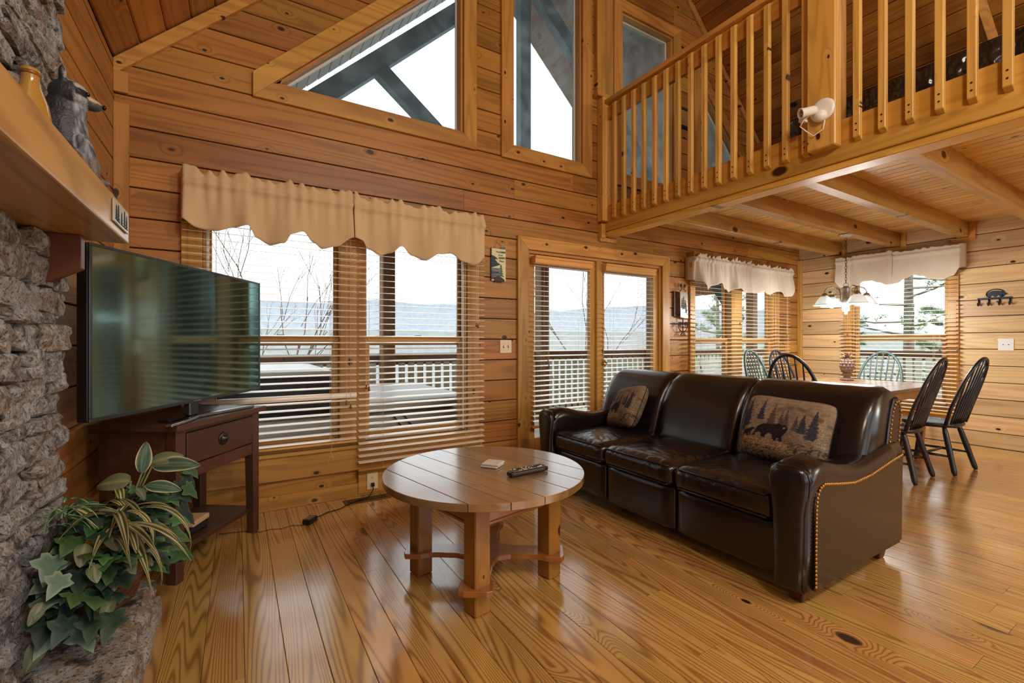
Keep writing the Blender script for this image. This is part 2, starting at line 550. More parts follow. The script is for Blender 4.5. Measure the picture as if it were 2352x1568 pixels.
# wall behind the viewer: log wall with a broad row of openings added for daylight fill, seen only in reflections
rear_h = [rect(0.5, 2.5, -0.2, 3.0), rect(0.5, 2.5, 3.7, 6.9), rect(2.95, 4.4, 1.2, 5.4)]
pc = board_pieces([0, 0.5, 1.0, 1.5, 2.0, 2.5, 2.95, 3.4, 4.0, 4.4, 5.2, 6.0, ceil_z(XM) - 0.1], uloA, uhiA, rear_h, 9, 50, 60)
boards('wall_front', pc, mpR, W_AX, label='pine wall behind the viewer')

# ------------------------------------------------------------------ ceiling of boards running along the ridge
cl = MB()
for s in (0, 1):
    def X(x): return x if not s else 2 * XM - x
    a, b = XL - 0.2, XM
    za, zb = EAVE + SL * (a - XL), EAVE + SL * (b - XL)
    p = [(X(a), YB - 0.1, za + 0.035), (X(b), YB - 0.1, zb + 0.035), (X(b), D + 0.1, zb + 0.035), (X(a), D + 0.1, za + 0.035)]
    cl.hexa(p + [(q[0], q[1], q[2] + 0.12) for q in p])
ceil = cl.build('ceiling', SEAM)
struct(ceil, 'sloping pine board ceiling')
cw = 0.182 / math.sqrt(1 + SL * SL)
for s in (0, 1):
    x = XL; k = 0
    while x < XM - 0.01:
        xb = min(x + cw, XM); g = 0.0016
        m = MB()
        def P(x, d):
            nx, nz = SL / math.sqrt(1 + SL * SL), -1 / math.sqrt(1 + SL * SL)
            q = (x + nx * d, EAVE + SL * (x - XL) + nz * d)
            return q if not s else (2 * XM - q[0], q[1])
        prof = [P(x + g, -0.02), P(x + g, -0.006), P(x + 0.008, 0), P(xb - 0.008, 0), P(xb - g, -0.006), P(xb - g, -0.02)]
        prof = [(u, w + 0.012) for u, w in prof]
        m.loft([[(u, YB, w) for u, w in prof], [(u, D, w) for u, w in prof]])
        m.build('board', W_CY, ceil)
        x += cw; k += 1
# ceiling edge trims on the gable wall, corner posts
def slope_trim(name, y0, y1, depth, xa, xb, mat, label, right=False):
    m = MB()
    X = (lambda x: 2 * XM - x) if right else (lambda x: x)
    za, zb = ceil_z(xa), ceil_z(xb)
    p = [(X(xa), y0, za - depth), (X(xb), y0, zb - depth), (X(xb), y1, zb - depth), (X(xa), y1, za - depth)]
    q = [(X(xa), y0, za), (X(xb), y0, zb), (X(xb), y1, zb), (X(xa), y1, za)]
    return struct(m.hexa(p + q).build(name, mat, None, bevel=0.003), label)
slope_trim('trim_1', D - 0.032, D, 0.10, XL, XM - 0.12, T_X, 'sloping trim board under the left ceiling')
slope_trim('trim_2', D - 0.032, D, 0.10, XL, XM - 0.12, T_X, 'sloping trim board under the right ceiling', True)
m = MB(); m.box(XL, XL + 0.075, D - 0.03, D, 0, 2.665).box(XL, XL + 0.07, D - 0.028, D, 2.73, 2.86)
struct(m.build('trim_3', T_Z, bevel=0.003), 'upright trim strip in the left corner')
struct(rbox(XR - 0.055, XR, D - 0.055, D, 0, 2.42).build('trim_5', T_Z, bevel=0.004), 'upright trim strip in the dining corner')
struct(rbox(XM - 0.11, XM + 0.115, D - 0.055, D, 3.80, ceil_z(XM) - 0.12).build('trim_6', T_Z, bevel=0.004), 'wide upright trim board under the ridge')
struct(rbox(XM - 0.13, XM + 0.135, D - 0.085, D, 3.755, 3.80).build('trim_7', T_X, bevel=0.004), 'small ledge at the foot of the ridge trim')
slope_trim('trim_8', 2.02, 2.26, 0.03, XL, 0.3, DK_Y, 'pale board up the ceiling beside the chimney')
# base boards
struct(rbox(XL, 2.26, D - 0.022, D, 0, 0.10).build('baseboard_back', T_X, bevel=0.003), 'low pine board along the window wall')

# ------------------------------------------------------------------ windows
def casing(win, poly, width, d0, d1, mp, mats, name='casing', bev=0.003, skip=()):
    out = offset_poly(poly, width); n = len(poly)
    for i in range(n):
        if i in skip: continue
        j = (i + 1) % n
        q = [poly[i], poly[j], out[j], out[i]]
        if (Vector(q[0]) - Vector(q[1])).length < 0.03 and (Vector(q[2]) - Vector(q[3])).length < 0.03: continue
        horiz = abs(q[1][0] - q[0][0]) > abs(q[1][1] - q[0][1])
        MB().prism(q, lambda u, v, d: mp(u, v, d), d0, d1).build(name, mats[0 if horiz else 1], win, bevel=bev)
def pane(win, poly, d, mp, mat=None, name='pane'):
    MB().prism(poly, lambda u, v, dd: mp(u, v, dd), d, d + 0.004).build(name, mat or M_GLASS, win)
def new_window(n, label):
    o = bpy.data.objects.new('window_%d' % n, None); COL.objects.link(o)
    return struct(o, label)
MX = (T_X, T_Z)
WHITE_VINYL = plain('window_liner_white', rgb(214, 220, 218), 0.4)
SASH_X = wood('sash_pine_x', 'x', rgb(192, 138, 74), rgb(156, 102, 48), naxis='y', freq=10, contrast=0.5, knots=4, knot_gate=0.08, rough=0.4)
SASH_Z = wood('sash_pine_z', 'z', rgb(192, 138, 74), rgb(156, 102, 48), naxis='y', freq=10, contrast=0.5, knots=4, knot_gate=0.08, rough=0.4)
SX = (SASH_X, SASH_Z)
def R4(a, b, z0, z1): return [(a, z0), (b, z0), (b, z1), (a, z1)]
def double_hung(win, a, b, z0, z1, zm, mp):
    casing(win, R4(a + 0.03, b - 0.03, zm, z1 - 0.03), 0.03, 0.075, 0.105, mp, SX, 'upper_sash')
    pane(win, R4(a + 0.03, b - 0.03, zm, z1 - 0.03), 0.09, mp)
    casing(win, R4(a + 0.045, b - 0.045, z0 + 0.06, zm - 0.005), 0.045, 0.035, 0.070, mp, SX, 'lower_sash')
    pane(win, R4(a + 0.045, b - 0.045, z0 + 0.06, zm - 0.005), 0.052, mp)
    MB().box(0, 0.05, 0, 0.02, 0, 0.012).build('sash_lock', plain('lock_bronze', rgb(92, 66, 36), 0.35, 0.8), win).location = Vector(mp((a + b) / 2, zm + 0.04, 0.05))
# living window: two double-hung units with a mullion
w1 = new_window(1, 'wide living room window with two sash units')
casing(w1, R4(WA['x0'], WA['x1'], WA['z0'], WA['z1']), 0.115, -0.022, 0.0, mpA, MX)
casing(w1, R4(WA['x0'] + 0.02, WA['x1'] - 0.02, WA['z0'] + 0.02, WA['z1'] - 0.02), 0.02, 0.0, 0.13, mpA, SX, 'jamb')
rbox(0.665, 0.855, D - 0.02, D + 0.13, WA['z0'] + 0.02, WA['z1'] - 0.02).build('mullion', SASH_Z, w1, bevel=0.004)
double_hung(w1, WA['x0'] + 0.02, 0.665, WA['z0'] + 0.02, WA['z1'] - 0.02, 1.2, mpA)
double_hung(w1, 0.855, WA['x1'] - 0.02, WA['z0'] + 0.02, WA['z1'] - 0.02, 1.2, mpA)
rbox(WA['x0'] - 0.14, WA['x1'] + 0.14, D - 0.045, D + 0.02, 0.375, 0.402).build('sill', T_X, w1, bevel=0.006)
rbox(WA['x0'] - 0.14, WA['x1'] + 0.14, D - 0.034, D, 0.205, 0.325).build('apron', T_X, w1, bevel=0.006)
for s in (0, 1):
    xx = WA['x0'] + 0.022 + s * (WA['x1'] - WA['x0'] - 0.058)
    rbox(xx, xx + 0.014, D + 0.004, D + 0.034, WA['z0'] + 0.03, WA['z1'] - 0.03).build('liner', WHITE_VINYL, w1)
# double glazed door
d1 = bpy.data.objects.new('door_1', None); COL.objects.link(d1); struct(d1, 'double glazed pine patio door')
casing(d1, R4(DR['x0'], DR['x1'], -0.0, DR['z1']), 0.12, -0.028, 0.0, mpA, MX, 'casing', skip=(0,))
casing(d1, R4(DR['x0'] + 0.03, DR['x1'] - 0.03, 0.0, DR['z1'] - 0.03), 0.03, 0.0, 0.13, mpA, SX, 'jamb', skip=(0,))
rbox(DR['x0'], DR['x1'], D + 0.0, D + 0.13, 0.0, 0.03).build('threshold', SASH_X, d1)
def leaf(a, b):
    z0, z1 = 0.032, DR['z1'] - 0.032
    g0, g1, gb, gt = a + 0.07, b - 0.08, 0.26, z1 - 0.11
    rbox(a, g0, D + 0.02, D + 0.065, z0, z1).build('stile', SASH_Z, d1, bevel=0.003)
    rbox(g1, b, D + 0.02, D + 0.065, z0, z1).build('stile', SASH_Z, d1, bevel=0.003)
    rbox(g0, g1, D + 0.02, D + 0.065, z0, gb).build('bottom_rail', SASH_X, d1, bevel=0.003)
    rbox(g0, g1, D + 0.02, D + 0.065, gt, z1).build('top_rail', SASH_X, d1, bevel=0.003)
    pane(d1, R4(g0, g1, gb, gt), 0.04, mpA)
leaf(DR['x0'] + 0.03, 3.255)
leaf(3.31, DR['x1'] - 0.03)
rbox(3.245, 3.32, D - 0.012, D + 0.02, 0.03, DR['z1'] - 0.03).build('center_post', SASH_Z, d1, bevel=0.004)
BRASS = plain('brass', rgb(206, 168, 96), 0.25, 1.0)
m = MB(); m.lathe([(0.0, 0), (0.026, 0), (0.026, 0.008), (0.012, 0.012), (0.012, 0.03), (0.026, 0.04), (0.03, 0.055), (0.022, 0.07), (0.0, 0.074)], 16)
m.move(lambda v: Vector((3.335 + v.x, D + 0.02 - v.z, 0.965 + v.y)))
m.build('door_knob', BRASS, d1, smooth=True)
m = MB(); m.lathe([(0.0, 0), (0.026, 0), (0.026, 0.012), (0.0, 0.016)], 16).box(-0.008, 0.008, -0.022, 0.022, 0.014, 0.034)
m.move(lambda v: Vector((3.335 + v.x, D + 0.02 - v.z, 1.10 + v.y)))
m.build('deadbolt', BRASS, d1)
# dining windows
w2 = new_window(2, 'dining window with two sash units beside the door')
casing(w2, R4(WD['x0'], WD['x1'], WD['z0'], WD['z1']), 0.10, -0.022, 0.0, mpA, MX)
casing(w2, R4(WD['x0'] + 0.02, WD['x1'] - 0.02, WD['z0'] + 0.02, WD['z1'] - 0.02), 0.02, 0.0, 0.13, mpA, SX, 'jamb')
rbox(5.58, 5.82, D - 0.02, D + 0.13, WD['z0'] + 0.02, WD['z1'] - 0.02).build('mullion', SASH_Z, w2, bevel=0.004)
double_hung(w2, WD['x0'] + 0.02, 5.58, WD['z0'] + 0.02, WD['z1'] - 0.02, 1.2, mpA)
double_hung(w2, 5.82, WD['x1'] - 0.02, WD['z0'] + 0.02, WD['z1'] - 0.02, 1.2, mpA)
rbox(WD['x0'] - 0.13, WD['x0'] - 0.02, D - 0.10, D, 2.205, 2.29).build('curtain_rod_block', T_X, w2, bevel=0.003)
w3 = new_window(3, 'single sash dining window in the right wall')
MYZ = (T_Y, T_Z)
mpBr = lambda u, z, d: (XR + d, u, z)
casing(w3, R4(WB['y0'], WB['y1'], WB['z0'], WB['z1']), 0.10, -0.022, 0.0, mpBr, (T_Y, T_Z))
casing(w3, R4(WB['y0'] + 0.02, WB['y1'] - 0.02, WB['z0'] + 0.02, WB['z1'] - 0.02), 0.02, 0.0, 0.13, mpBr, (T_Y, T_Z), 'jamb')
double_hung(w3, WB['y0'] + 0.02, WB['y1'] - 0.02, WB['z0'] + 0.02, WB['z1'] - 0.02, 1.24, mpBr)
# gable windows
TRI = [(0.215, GZ), (1.70, GZ), (1.70, GZ + 0.965 * 1.485)]
TRI2 = mir(TRI)
for n, P, lab in ((4, TRI, 'left sloping triangular gable window'), (5, NARR, 'tall gable window left of the ridge'), (6, NARR2, 'tall gable window right of the ridge'), (7, TRI2, 'right sloping triangular gable window')):
    w = new_window(n, lab)
    if n in (4, 7):
        o = [(0.09, GZ - 0.125), (1.825, GZ - 0.125), (1.825, GZ + 0.965 * 1.61 + 0.165), (0.09, GZ + 0.045)]
        A, B, C = TRI
        mm = (lambda q: q) if n == 4 else mir
        for q, mt in (([A, B, o[1], o[0]], T_X), ([B, C, o[2], o[1]], T_Z), ([C, A, o[0], o[3], o[2]], T_X)):
            MB().prism(mm(q), mpA, -0.028, 0.0).build('casing', mt, w, bevel=0.003)
    else:
        casing(w, P, 0.125, -0.028, 0.0, mpA, MX, 'casing')
    inn = offset_poly(P, -0.022)
    casing(w, inn, 0.022, 0.0, 0.13, mpA, SX, 'jamb')
    in2 = offset_poly(inn, -0.02)
    casing(w, in2, 0.018, 0.07, 0.085, mpA, (WHITE_VINYL, WHITE_VINYL), 'liner')
    pane(w, offset_poly(inn, -0.001), 0.078, mpA, M_GLASSD)
# rear openings added for daylight get plain frames
w8 = new_window(8, 'row of unseen window openings behind the viewer, added for daylight fill')
for a, b, z0, z1 in ((-0.2, 3.0, 0.5, 2.5), (3.7, 6.9, 0.5, 2.5), (1.2, 5.4, 2.95, 4.4)):
    casing(w8, R4(a + 0.03, b - 0.03, z0 + 0.03, z1 - 0.03), 0.03, 0.0, 0.1, mpR, SX, 'frame')

# ------------------------------------------------------------------ loft
FZ0, FZ1 = 2.362, 2.63
lf = MB().box(LOFT_X + 0.02, XR, YB, D, 2.605, 2.625)
loft = lf.build('loft_floor', SEAM)
tag(loft, None, None, None, 'structure'); loft['label'] = 'loft floor of pine decking over the dining corner'
k = 0; x = LOFT_X + 0.05
while x < XR - 0.01:
    xb = min(x + 0.105, XR)
    m = MB(); g = 0.0012; c = 0.006
    q = [(x + g, 2.605), (x + g, 2.588 + c), (x + c, 2.588), (xb - c, 2.588), (xb - g, 2.588 + c), (xb - g, 2.605)]
    m.loft([[(u, YB, w) for u, w in q], [(u, D, w) for u, w in q]]).build('deck_board', DK_Y, loft)
    x += 0.105
struct(rbox(LOFT_X, LOFT_X + 0.045, YB, D, FZ0, FZ1).build('trim_9', R_Y, bevel=0.004), 'wide fascia board along the loft edge')
struct(rbox(LOFT_X + 0.012, LOFT_X + 0.15, YB, D, 2.315, FZ0).build('trim_10', R_Y, bevel=0.004), 'edge beam under the loft fascia')
struct(rbox(LOFT_X + 0.046, LOFT_X + 0.13, YB, D, FZ0, 2.588).build('trim_11', R_Y), 'rim joist behind the loft fascia')
for i, y in enumerate((3.07, 2.41, 1.775, 1.155, 0.53, -0.1, -0.73)):
    j = rbox(LOFT_X + 0.15, XR, y, y + 0.095, 2.42, 2.588).build('trim_%d' % (12 + i), J_X, bevel=0.004)
    struct(j, 'pine joist under the loft, number %d from the window wall' % (i + 1))
    e = rbox(XR - 0.03, XR, y - 0.055, y - 0.002, 2.375, 2.60).box(XR - 0.03, XR, y - 0.002, y + 0.15, 2.375, 2.415)
    e.build('end_trim', T_Y, j, bevel=0.002)
m = MB().box(LOFT_X - 0.06, LOFT_X - 0.004, D - 0.06, D, 2.29, 2.44).box(LOFT_X - 0.06, LOFT_X + 0.18, D - 0.04, D, 2.26, 2.30)
struct(m.build('trim_30', T_Z, bevel=0.003), 'small bracket where the loft edge meets the gable wall')
# railing: one thing with its posts, rail boards and balusters
rail = thing('loft_railing', 'honey pine loft railing with square balusters along the upper floor', 'railing', (LOFT_X, 1.4, FZ1))
rbox(LOFT_X - 0.055, LOFT_X + 0.10, -1.2, D - 0.002, 3.675, 3.72).build('cap_rail', R_Y, rail, bevel=0.006, world=True)
rbox(LOFT_X, LOFT_X + 0.04, -1.2, D - 0.002, 3.53, 3.675).build('rail_board', R_Y, rail, bevel=0.004, world=True)
bm_ = MB().hexa([(-0.040, -0.019, 2.475), (-0.001, -0.019, 2.455), (-0.001, 0.019, 2.455), (-0.040, 0.019, 2.475),
                 (-0.040, -0.019, 3.648), (-0.001, -0.019, 3.672), (-0.001, 0.019, 3.672), (-0.040, 0.019, 3.648)])
bal_me = bm_.mesh('baluster', 0.003)
SCREW = plain('screw_dark', rgb(86, 56, 34), 0.4, 0.7)
scr_me = MB().prism([(0.0055 * math.cos(k * PI / 4), 0.0055 * math.sin(k * PI / 4)) for k in range(8)], lambda u, v, d: (d, u, v), -0.0412, -0.039).mesh('screw')
k = 0
for y in [3.44 - 0.1306 * i for i in range(15)] + [1.31 - 0.1296 * i for i in range(15)]:
    b = link('baluster', bal_me, R_Z, rail); b.location = (0, y - 1.4, -FZ1)
    for z in (2.515, 2.555):
        link('screw', scr_me, SCREW, b).location = (0, 0, z)
rbox(LOFT_X - 0.085, LOFT_X + 0.07, 1.405, 1.575, 2.455, 5.1).build('post', R_Z, rail, bevel=0.007, world=True)
rbox(LOFT_X - 0.075, LOFT_X + 0.055, D - 0.095, D - 0.001, 2.46, 3.755).build('newel_post', R_Z, rail, bevel=0.006, world=True)
# ------------------------------------------------------------------ wooden blinds
SLAT = plain('blind_slat_wood', rgb(250, 240, 222), 0.28, vari=0.04, spec=0.6, coat=0.5)  # daylight on the slat tops is put into this near-white colour
SLATH = wood('blind_rail_wood', 'x', rgb(214, 160, 96), rgb(184, 124, 64), naxis='y', freq=8, contrast=0.4, knots=3, knot_gate=0.0, rough=0.35)
CORD = plain('blind_cord', rgb(216, 196, 160), 0.8)
TASSEL = plain('tassel_wood', rgb(120, 72, 34), 0.4)
def blind(label, cx, cy, width, ztop, zbot, rz=0.0, head=0.06, box=False, mid=None, tassels=(), pitch=0.0482, tilt=9, droop=True):
    t = thing('window_blind', label, 'blind', (cx, cy, zbot), rz, 'wooden window blinds')
    w = width / 2; H = ztop - zbot
    # local frame: x along the blind, -y into the room
    if box:
        pr = [(-0.045, H - 0.075), (-0.055, H - 0.06), (-0.05, H - 0.03), (-0.062, H - 0.02), (-0.062, H), (0.03, H), (0.03, H - 0.075)]
        MB().loft([[(-w, y, z) for y, z in pr], [(w, y, z) for y, z in pr]]).build('headrail', SLATH, t, bevel=0.002)
    else:
        rbox(-w, w, -0.03, 0.03, H - head, H).build('headrail', SLATH, t, bevel=0.003)
    sl = MB()
    n = 4; up = []; dn = []
    for i in range(n + 1):
        y = -0.025 + 0.05 * i / n
        c = 0.0022 * (1 - (y / 0.025) ** 2)
        up.append((y, c + 0.0011)); dn.append((y, c - 0.0011))
    pr = up + dn[::-1]
    a = math.radians(tilt)
    pr = [(y * math.cos(a) - z * math.sin(a) * -1 * 0, z + y * math.tan(a)) for y, z in pr]
    sl.loft([[(-w, y, z) for y, z in pr], [(w, y, z) for y, z in pr]])
    me = sl.mesh('slat')
    z = H - head - 0.03
    while z > 0.03:
        if mid is None or abs(z + zbot - mid) > 0.025:
            o = link('slat', me, SLAT, t); o.location = (0, 0, z)
        z -= pitch
    if mid is not None:
        m = MB().tube([(-w, 0, mid - zbot), (w, 0, mid - zbot)], 0.021, 12)
        m.move(lambda v: Vector((v.x, v.y * 1.2, v.z)))
        m.build('spare_rail', SLAT, t, smooth=True)
    m = MB().tube([(-w, 0, 0.012), (w, 0, 0.012)], 0.012, 10); m.move(lambda v: Vector((v.x, v.y * 2.1, v.z)))
    m.build('bottom_rail', SLATH, t, smooth=True)
    for f in (-0.72, -0.0, 0.72) if width > 1.3 else (-0.66, 0.66):
        for dy in (-0.027, 0.027):
            MB().tube([(f * w, dy, 0.01), (f * w, dy, H - head)], 0.0011, 4).build('ladder_cord', CORD, t)
    for (u, zt) in tassels:
        MB().tube([(u, -0.04, zt - zbot), (u, -0.04, H - head)], 0.0013, 4).build('pull_cord', CORD, t)
        MB().lathe([(0.002, 0.035), (0.006, 0.03), (0.005, 0.022), (0.009, 0.008), (0.009, 0.0), (0.0, -0.002)], 8, (u, -0.04, zt - zbot - 0.032)).build('tassel', TASSEL, t, smooth=True)
    if droop:
        for f in (-0.66, 0.66):
            pts = [(f * w + 0.02 * math.sin(i * 0.9) * (i / 10), -0.028 - 0.004 * i / 10, 0.0 - 0.09 * i / 10 + 0.018 * math.sin(i * 1.3)) for i in range(14)]
            MB().tube(pts, 0.0012, 4).build('loose_cord', CORD, t)
    return t
blind('left wooden blind of the big living room window, partly behind the television', 0.234, D - 0.078, 1.076, 2.15, 0.435, mid=0.795, tassels=((0.46, 0.76), (0.49, 0.73)))
blind('right wooden blind of the big living room window, hanging lower than its twin', 1.325, D - 0.078, 1.074, 2.15, 0.205, tassels=((-0.486, 0.87), (-0.466, 0.855), (0.45, 1.36), (0.465, 1.35)), droop=False)
blind('wooden blind on the left leaf of the glazed door', 2.77, D - 0.03, 0.71, 2.02, 0.365, box=True, tassels=((-0.2, 1.02), (-0.19, 0.98)), droop=False)
blind('wooden blind on the right leaf of the glazed door', 3.69, D - 0.03, 0.76, 2.02, 0.365, box=True, tassels=((0.3, 1.4),), droop=False)
blind('wide wooden blind on the dining window beside the door', 5.762, D - 0.078, 2.19, 2.15, 0.50, tassels=((0.98, 1.30), (1.0, 1.02), (-0.15, 1.45), (-0.95, 0.9)), droop=False)
blind('wooden blind on the single window of the right dining wall', XR - 0.078, 2.462, 1.20, 2.15, 0.32, rz=-PI / 2, tassels=((-0.5, 1.32), (0.46, 1.12)), droop=False)

# ------------------------------------------------------------------ gathered valances
def cloth(name, col, fold=0.3):
    t = NT(name)
    geo = t.new('ShaderNodeNewGeometry')
    f = t.noise(geo.outputs['Position'], 5, 3, 0.5)
    c = t.mix(f, tuple(x * 0.92 for x in col[:3]) + (1,), tuple(min(1, x * 1.06) for x in col[:3]) + (1,))
    t.set(Base_Color=c, Roughness=0.85, Specular_IOR_Level=0.15, Sheen_Weight=0.15)
    wv = t.noise(geo.outputs['Position'], 420, 2, 0.5)
    t.bump(wv, 0.15, 0.002)
    MATS[name] = t.m
    return t.m
VAL_A = cloth('valance_tan', rgb(212, 184, 142))
VAL_B = cloth('valance_cream', rgb(206, 194, 176))
def valance(label, bot, top, seam, base, mp, mat, seed, gather=1.0, ends=(1, 1), group='gathered window valances'):
    """bot: (u, z) hem points; top: height of the ruffle; seam: height of the rod seam; base: distance from wall"""
    rr = random.Random(seed)
    u0, u1 = bot[0][0], bot[-1][0]; L = u1 - u0
    nu = max(70, int(abs(L) * 130)); nv = 22
    ph = [rr.uniform(0, 6.28) for _ in range(6)]
    m = MB()
    def fold(u, hf):
        s = u * 2 * PI
        big = math.sin(s * 3.1 + ph[0]) * 0.6 + math.sin(s * 4.7 + ph[1] + 1.3 * math.sin(s * 1.1)) * 0.4
        small = math.sin(s * 9.3 + ph[2] + 2.2 * math.sin(s * 1.7 + ph[3])) * 0.6 + math.sin(s * 15.1 + ph[4]) * 0.4
        return big, small
    rows = []
    for j in range(nv + 1):
        v = j / nv; row = []
        for i in range(nu + 1):
            f = i / nu; u = u0 + L * f
            zb = interp(bot, u) if L > 0 else interp(bot[::-1], u)
            big, small = fold(u, v)
            zt = top + gather * (0.016 * small + 0.022 * big)
            zs = seam
            if v < 0.18:                      # ruffle over the rod
                q = v / 0.18; z = lerp(zt, zs + 0.055, q); d = gather * (0.016 * small * (1 - q) + 0.008 * big)
                d += 0.012
            elif v < 0.36:                    # rod pocket
                q = (v - 0.18) / 0.18; z = lerp(zs + 0.055, zs, q)
                d = 0.006 + 0.018 * math.sin(PI * q) + gather * 0.008 * small
            else:
                q = (v - 0.36) / 0.64; z = lerp(zs, zb, q ** 0.95)
                d = gather * (0.010 * small * (1 - q) ** 1.5 + (0.008 + 0.034 * q) * big) + 0.02 * q
            # returns at the two ends
            e = min(f if ends[0] else 1, (1 - f) if ends[1] else 1) * abs(L)
            ret = max(0.0, 1 - e / 0.02)
            row.append(mp(u, z, -(base + d) * (1 - ret) - 0.012 * ret))
        rows.append(row)
    m.loft(rows, closed=False, cap=False)
    o = m.build('valance', mat, None, smooth=True)
    md = o.modifiers.new('cloth_thickness', 'SOLIDIFY'); md.thickness = 0.003
    recenter(o)
    tag(o, label, 'valance', group)
    return o
A1 = [(-0.315, 1.97), (-0.222, 1.922), (-0.12, 1.915), (-0.014, 1.949), (0.058, 1.965), (0.108, 1.893), (0.196, 1.86), (0.274, 1.876), (0.327, 1.948), (0.395, 1.972), (0.464, 1.904), (0.521, 1.865), (0.608, 1.889), (0.737, 1.966)]
A2 = [(0.742, 1.967), (0.804, 1.958), (0.851, 1.899), (0.931, 1.859), (1.012, 1.883), (1.096, 1.942), (1.199, 1.885), (1.288, 1.851), (1.415, 1.915), (1.528, 1.935), (1.625, 1.872), (1.725, 1.854), (1.873, 1.932)]
D1 = [(4.66, 1.943), (4.739, 1.92), (4.909, 1.831), (5.01, 1.886), (5.151, 1.925), (5.228, 1.858), (5.335, 1.823), (5.434, 1.865), (5.556, 1.896), (5.701, 1.837), (5.80, 1.839)]
D2 = [(5.805, 1.839), (5.947, 1.844), (6.08, 1.877), (6.17, 1.843), (6.273, 1.827), (6.39, 1.888), (6.509, 1.895), (6.655, 1.836), (6.754, 1.841), (6.893, 1.971)]
B1 = [(2.452, 1.93), (2.5, 1.928), (2.592, 1.969), (2.687, 2.005), (2.763, 2.001), (2.818, 1.955), (2.92, 1.92), (3.024, 1.944), (3.122, 2.042)]
B2 = [(1.798, 2.071), (1.881, 1.97), (1.966, 1.932), (2.071, 1.952), (2.162, 2.004), (2.236, 2.02), (2.322, 1.988), (2.4, 1.936), (2.449, 1.93)]
valance('left half of the tan gathered valance over the big living room window', A1, 2.297, 2.185, 0.135, mpA, VAL_A, 1, ends=(1, 0))
valance('right half of the tan gathered valance over the big living room window', A2, 2.288, 2.178, 0.135, mpA, VAL_A, 2, 0.8, ends=(0, 1))
valance('tightly gathered cream valance at the left of the dining window beside the door', D1, 2.245, 2.165, 0.135, mpA, VAL_B, 3, 1.1, ends=(1, 0))
valance('cream valance with a flat end at the right of the dining window beside the door', D2, 2.232, 2.15, 0.135, mpA, VAL_B, 4, 0.8, ends=(0, 1))
valance('left half of the cream valance over the single dining window', B1, 2.357, 2.27, 0.135, mpB, VAL_B, 5, 0.35, ends=(0, 1))
valance('right half of the cream valance over the single dining window', B2, 2.335, 2.25, 0.135, mpB, VAL_B, 6, 0.45, ends=(1, 0))

# ------------------------------------------------------------------ small things on the walls
PLATE = plain('plate_ivory', rgb(236, 220, 184), 0.4)
PLATEW = plain('plate_white', rgb(228, 234, 234), 0.4)
DARK = plain('dark_slot', rgb(40, 32, 26), 0.6)
def plate_A(name, label, cat, cx, cz, w, h, mp, mat, kind):
    t = thing(name, label, cat, mp(cx, cz - h / 2, -0.001))
    b = MB(); b.prism([(cx - w / 2, cz - h / 2), (cx + w / 2, cz - h / 2), (cx + w / 2, cz + h / 2), (cx - w / 2, cz + h / 2)], mp, -0.008, -0.001)
    b.build('cover_plate', mat, t, bevel=0.003, world=True)
    if kind == 'toggle':
        for s in (-1, 1):
            u = cx + s * w * 0.2
            MB().prism([(u - 0.005, cz - 0.014), (u + 0.005, cz - 0.014), (u + 0.005, cz + 0.014), (u - 0.005, cz + 0.014)], mp, -0.0088, -0.008).build('slot', DARK, t, world=True)
            MB().prism([(u - 0.0035, cz - 0.002), (u + 0.0035, cz - 0.002), (u + 0.0035, cz + 0.012), (u - 0.0035, cz + 0.012)], mp, -0.017, -0.008).build('toggle', mat, t, world=True, bevel=0.001)
            for dz in (-0.032, 0.032):
                MB().prism([(u + 0.003 * math.cos(k * PI / 3), cz + dz + 0.003 * math.sin(k * PI / 3)) for k in range(6)], mp, -0.0088, -0.008).build('screw', SCREW, t, world=True)
    elif kind == 'blank':
        for s in (-1, 1):
            u = cx + s * w * 0.17
            MB().prism([(u + 0.006 * math.cos(k * PI / 4), cz + 0.0045 * math.sin(k * PI / 4)) for k in range(8)], mp, -0.0095, -0.008).build('jack', DARK, t, world=True)
    else:
        for dz in (-0.024, 0.024):
            MB().prism([(cx + 0.017 * math.cos(k * PI / 6), cz + dz + 0.014 * math.sin(k * PI / 6)) for k in range(12)], mp, -0.0105, -0.008).build('socket', mat, t, world=True)
            if dz > 0:
                for du in (-0.006, 0.006):
                    MB().prism([(cx + du - 0.0015, cz + dz - 0.002), (cx + du + 0.0015, cz + dz - 0.002), (cx + du + 0.0015, cz + dz + 0.007), (cx + du - 0.0015, cz + dz + 0.007)], mp, -0.0112, -0.0105).build('slot', DARK, t, world=True)
                MB().prism([(cx + 0.0025 * math.cos(k * PI / 3), cz + dz - 0.008 + 0.0025 * math.sin(k * PI / 3)) for k in range(6)], mp, -0.0112, -0.0105).build('slot', DARK, t, world=True)
    return t
plate_A('switch_plate', 'ivory double light switch on the pine boards left of the glazed door', 'switch', 2.135, 1.153, 0.125, 0.122, mpA, PLATE, 'toggle')
plate_A('wall_plate', 'white double jack plate on the right wall below the coat hooks', 'wall plate', 1.478, 1.165, 0.122, 0.135, mpB, PLATEW, 'blank')
struct(rbox(0.80, 1.06, D - 0.03, D - 0.022, 0.02, 0.20).build('trim_31', T_X), 'outlet backing board')
plate_A('outlet_plate', 'ivory power outlet low on the window wall behind the coffee table', 'outlet', 0.905, 0.108, 0.085, 0.13, lambda u, z, d: (u, D - 0.03 + d, z), PLATE, 'outlet')

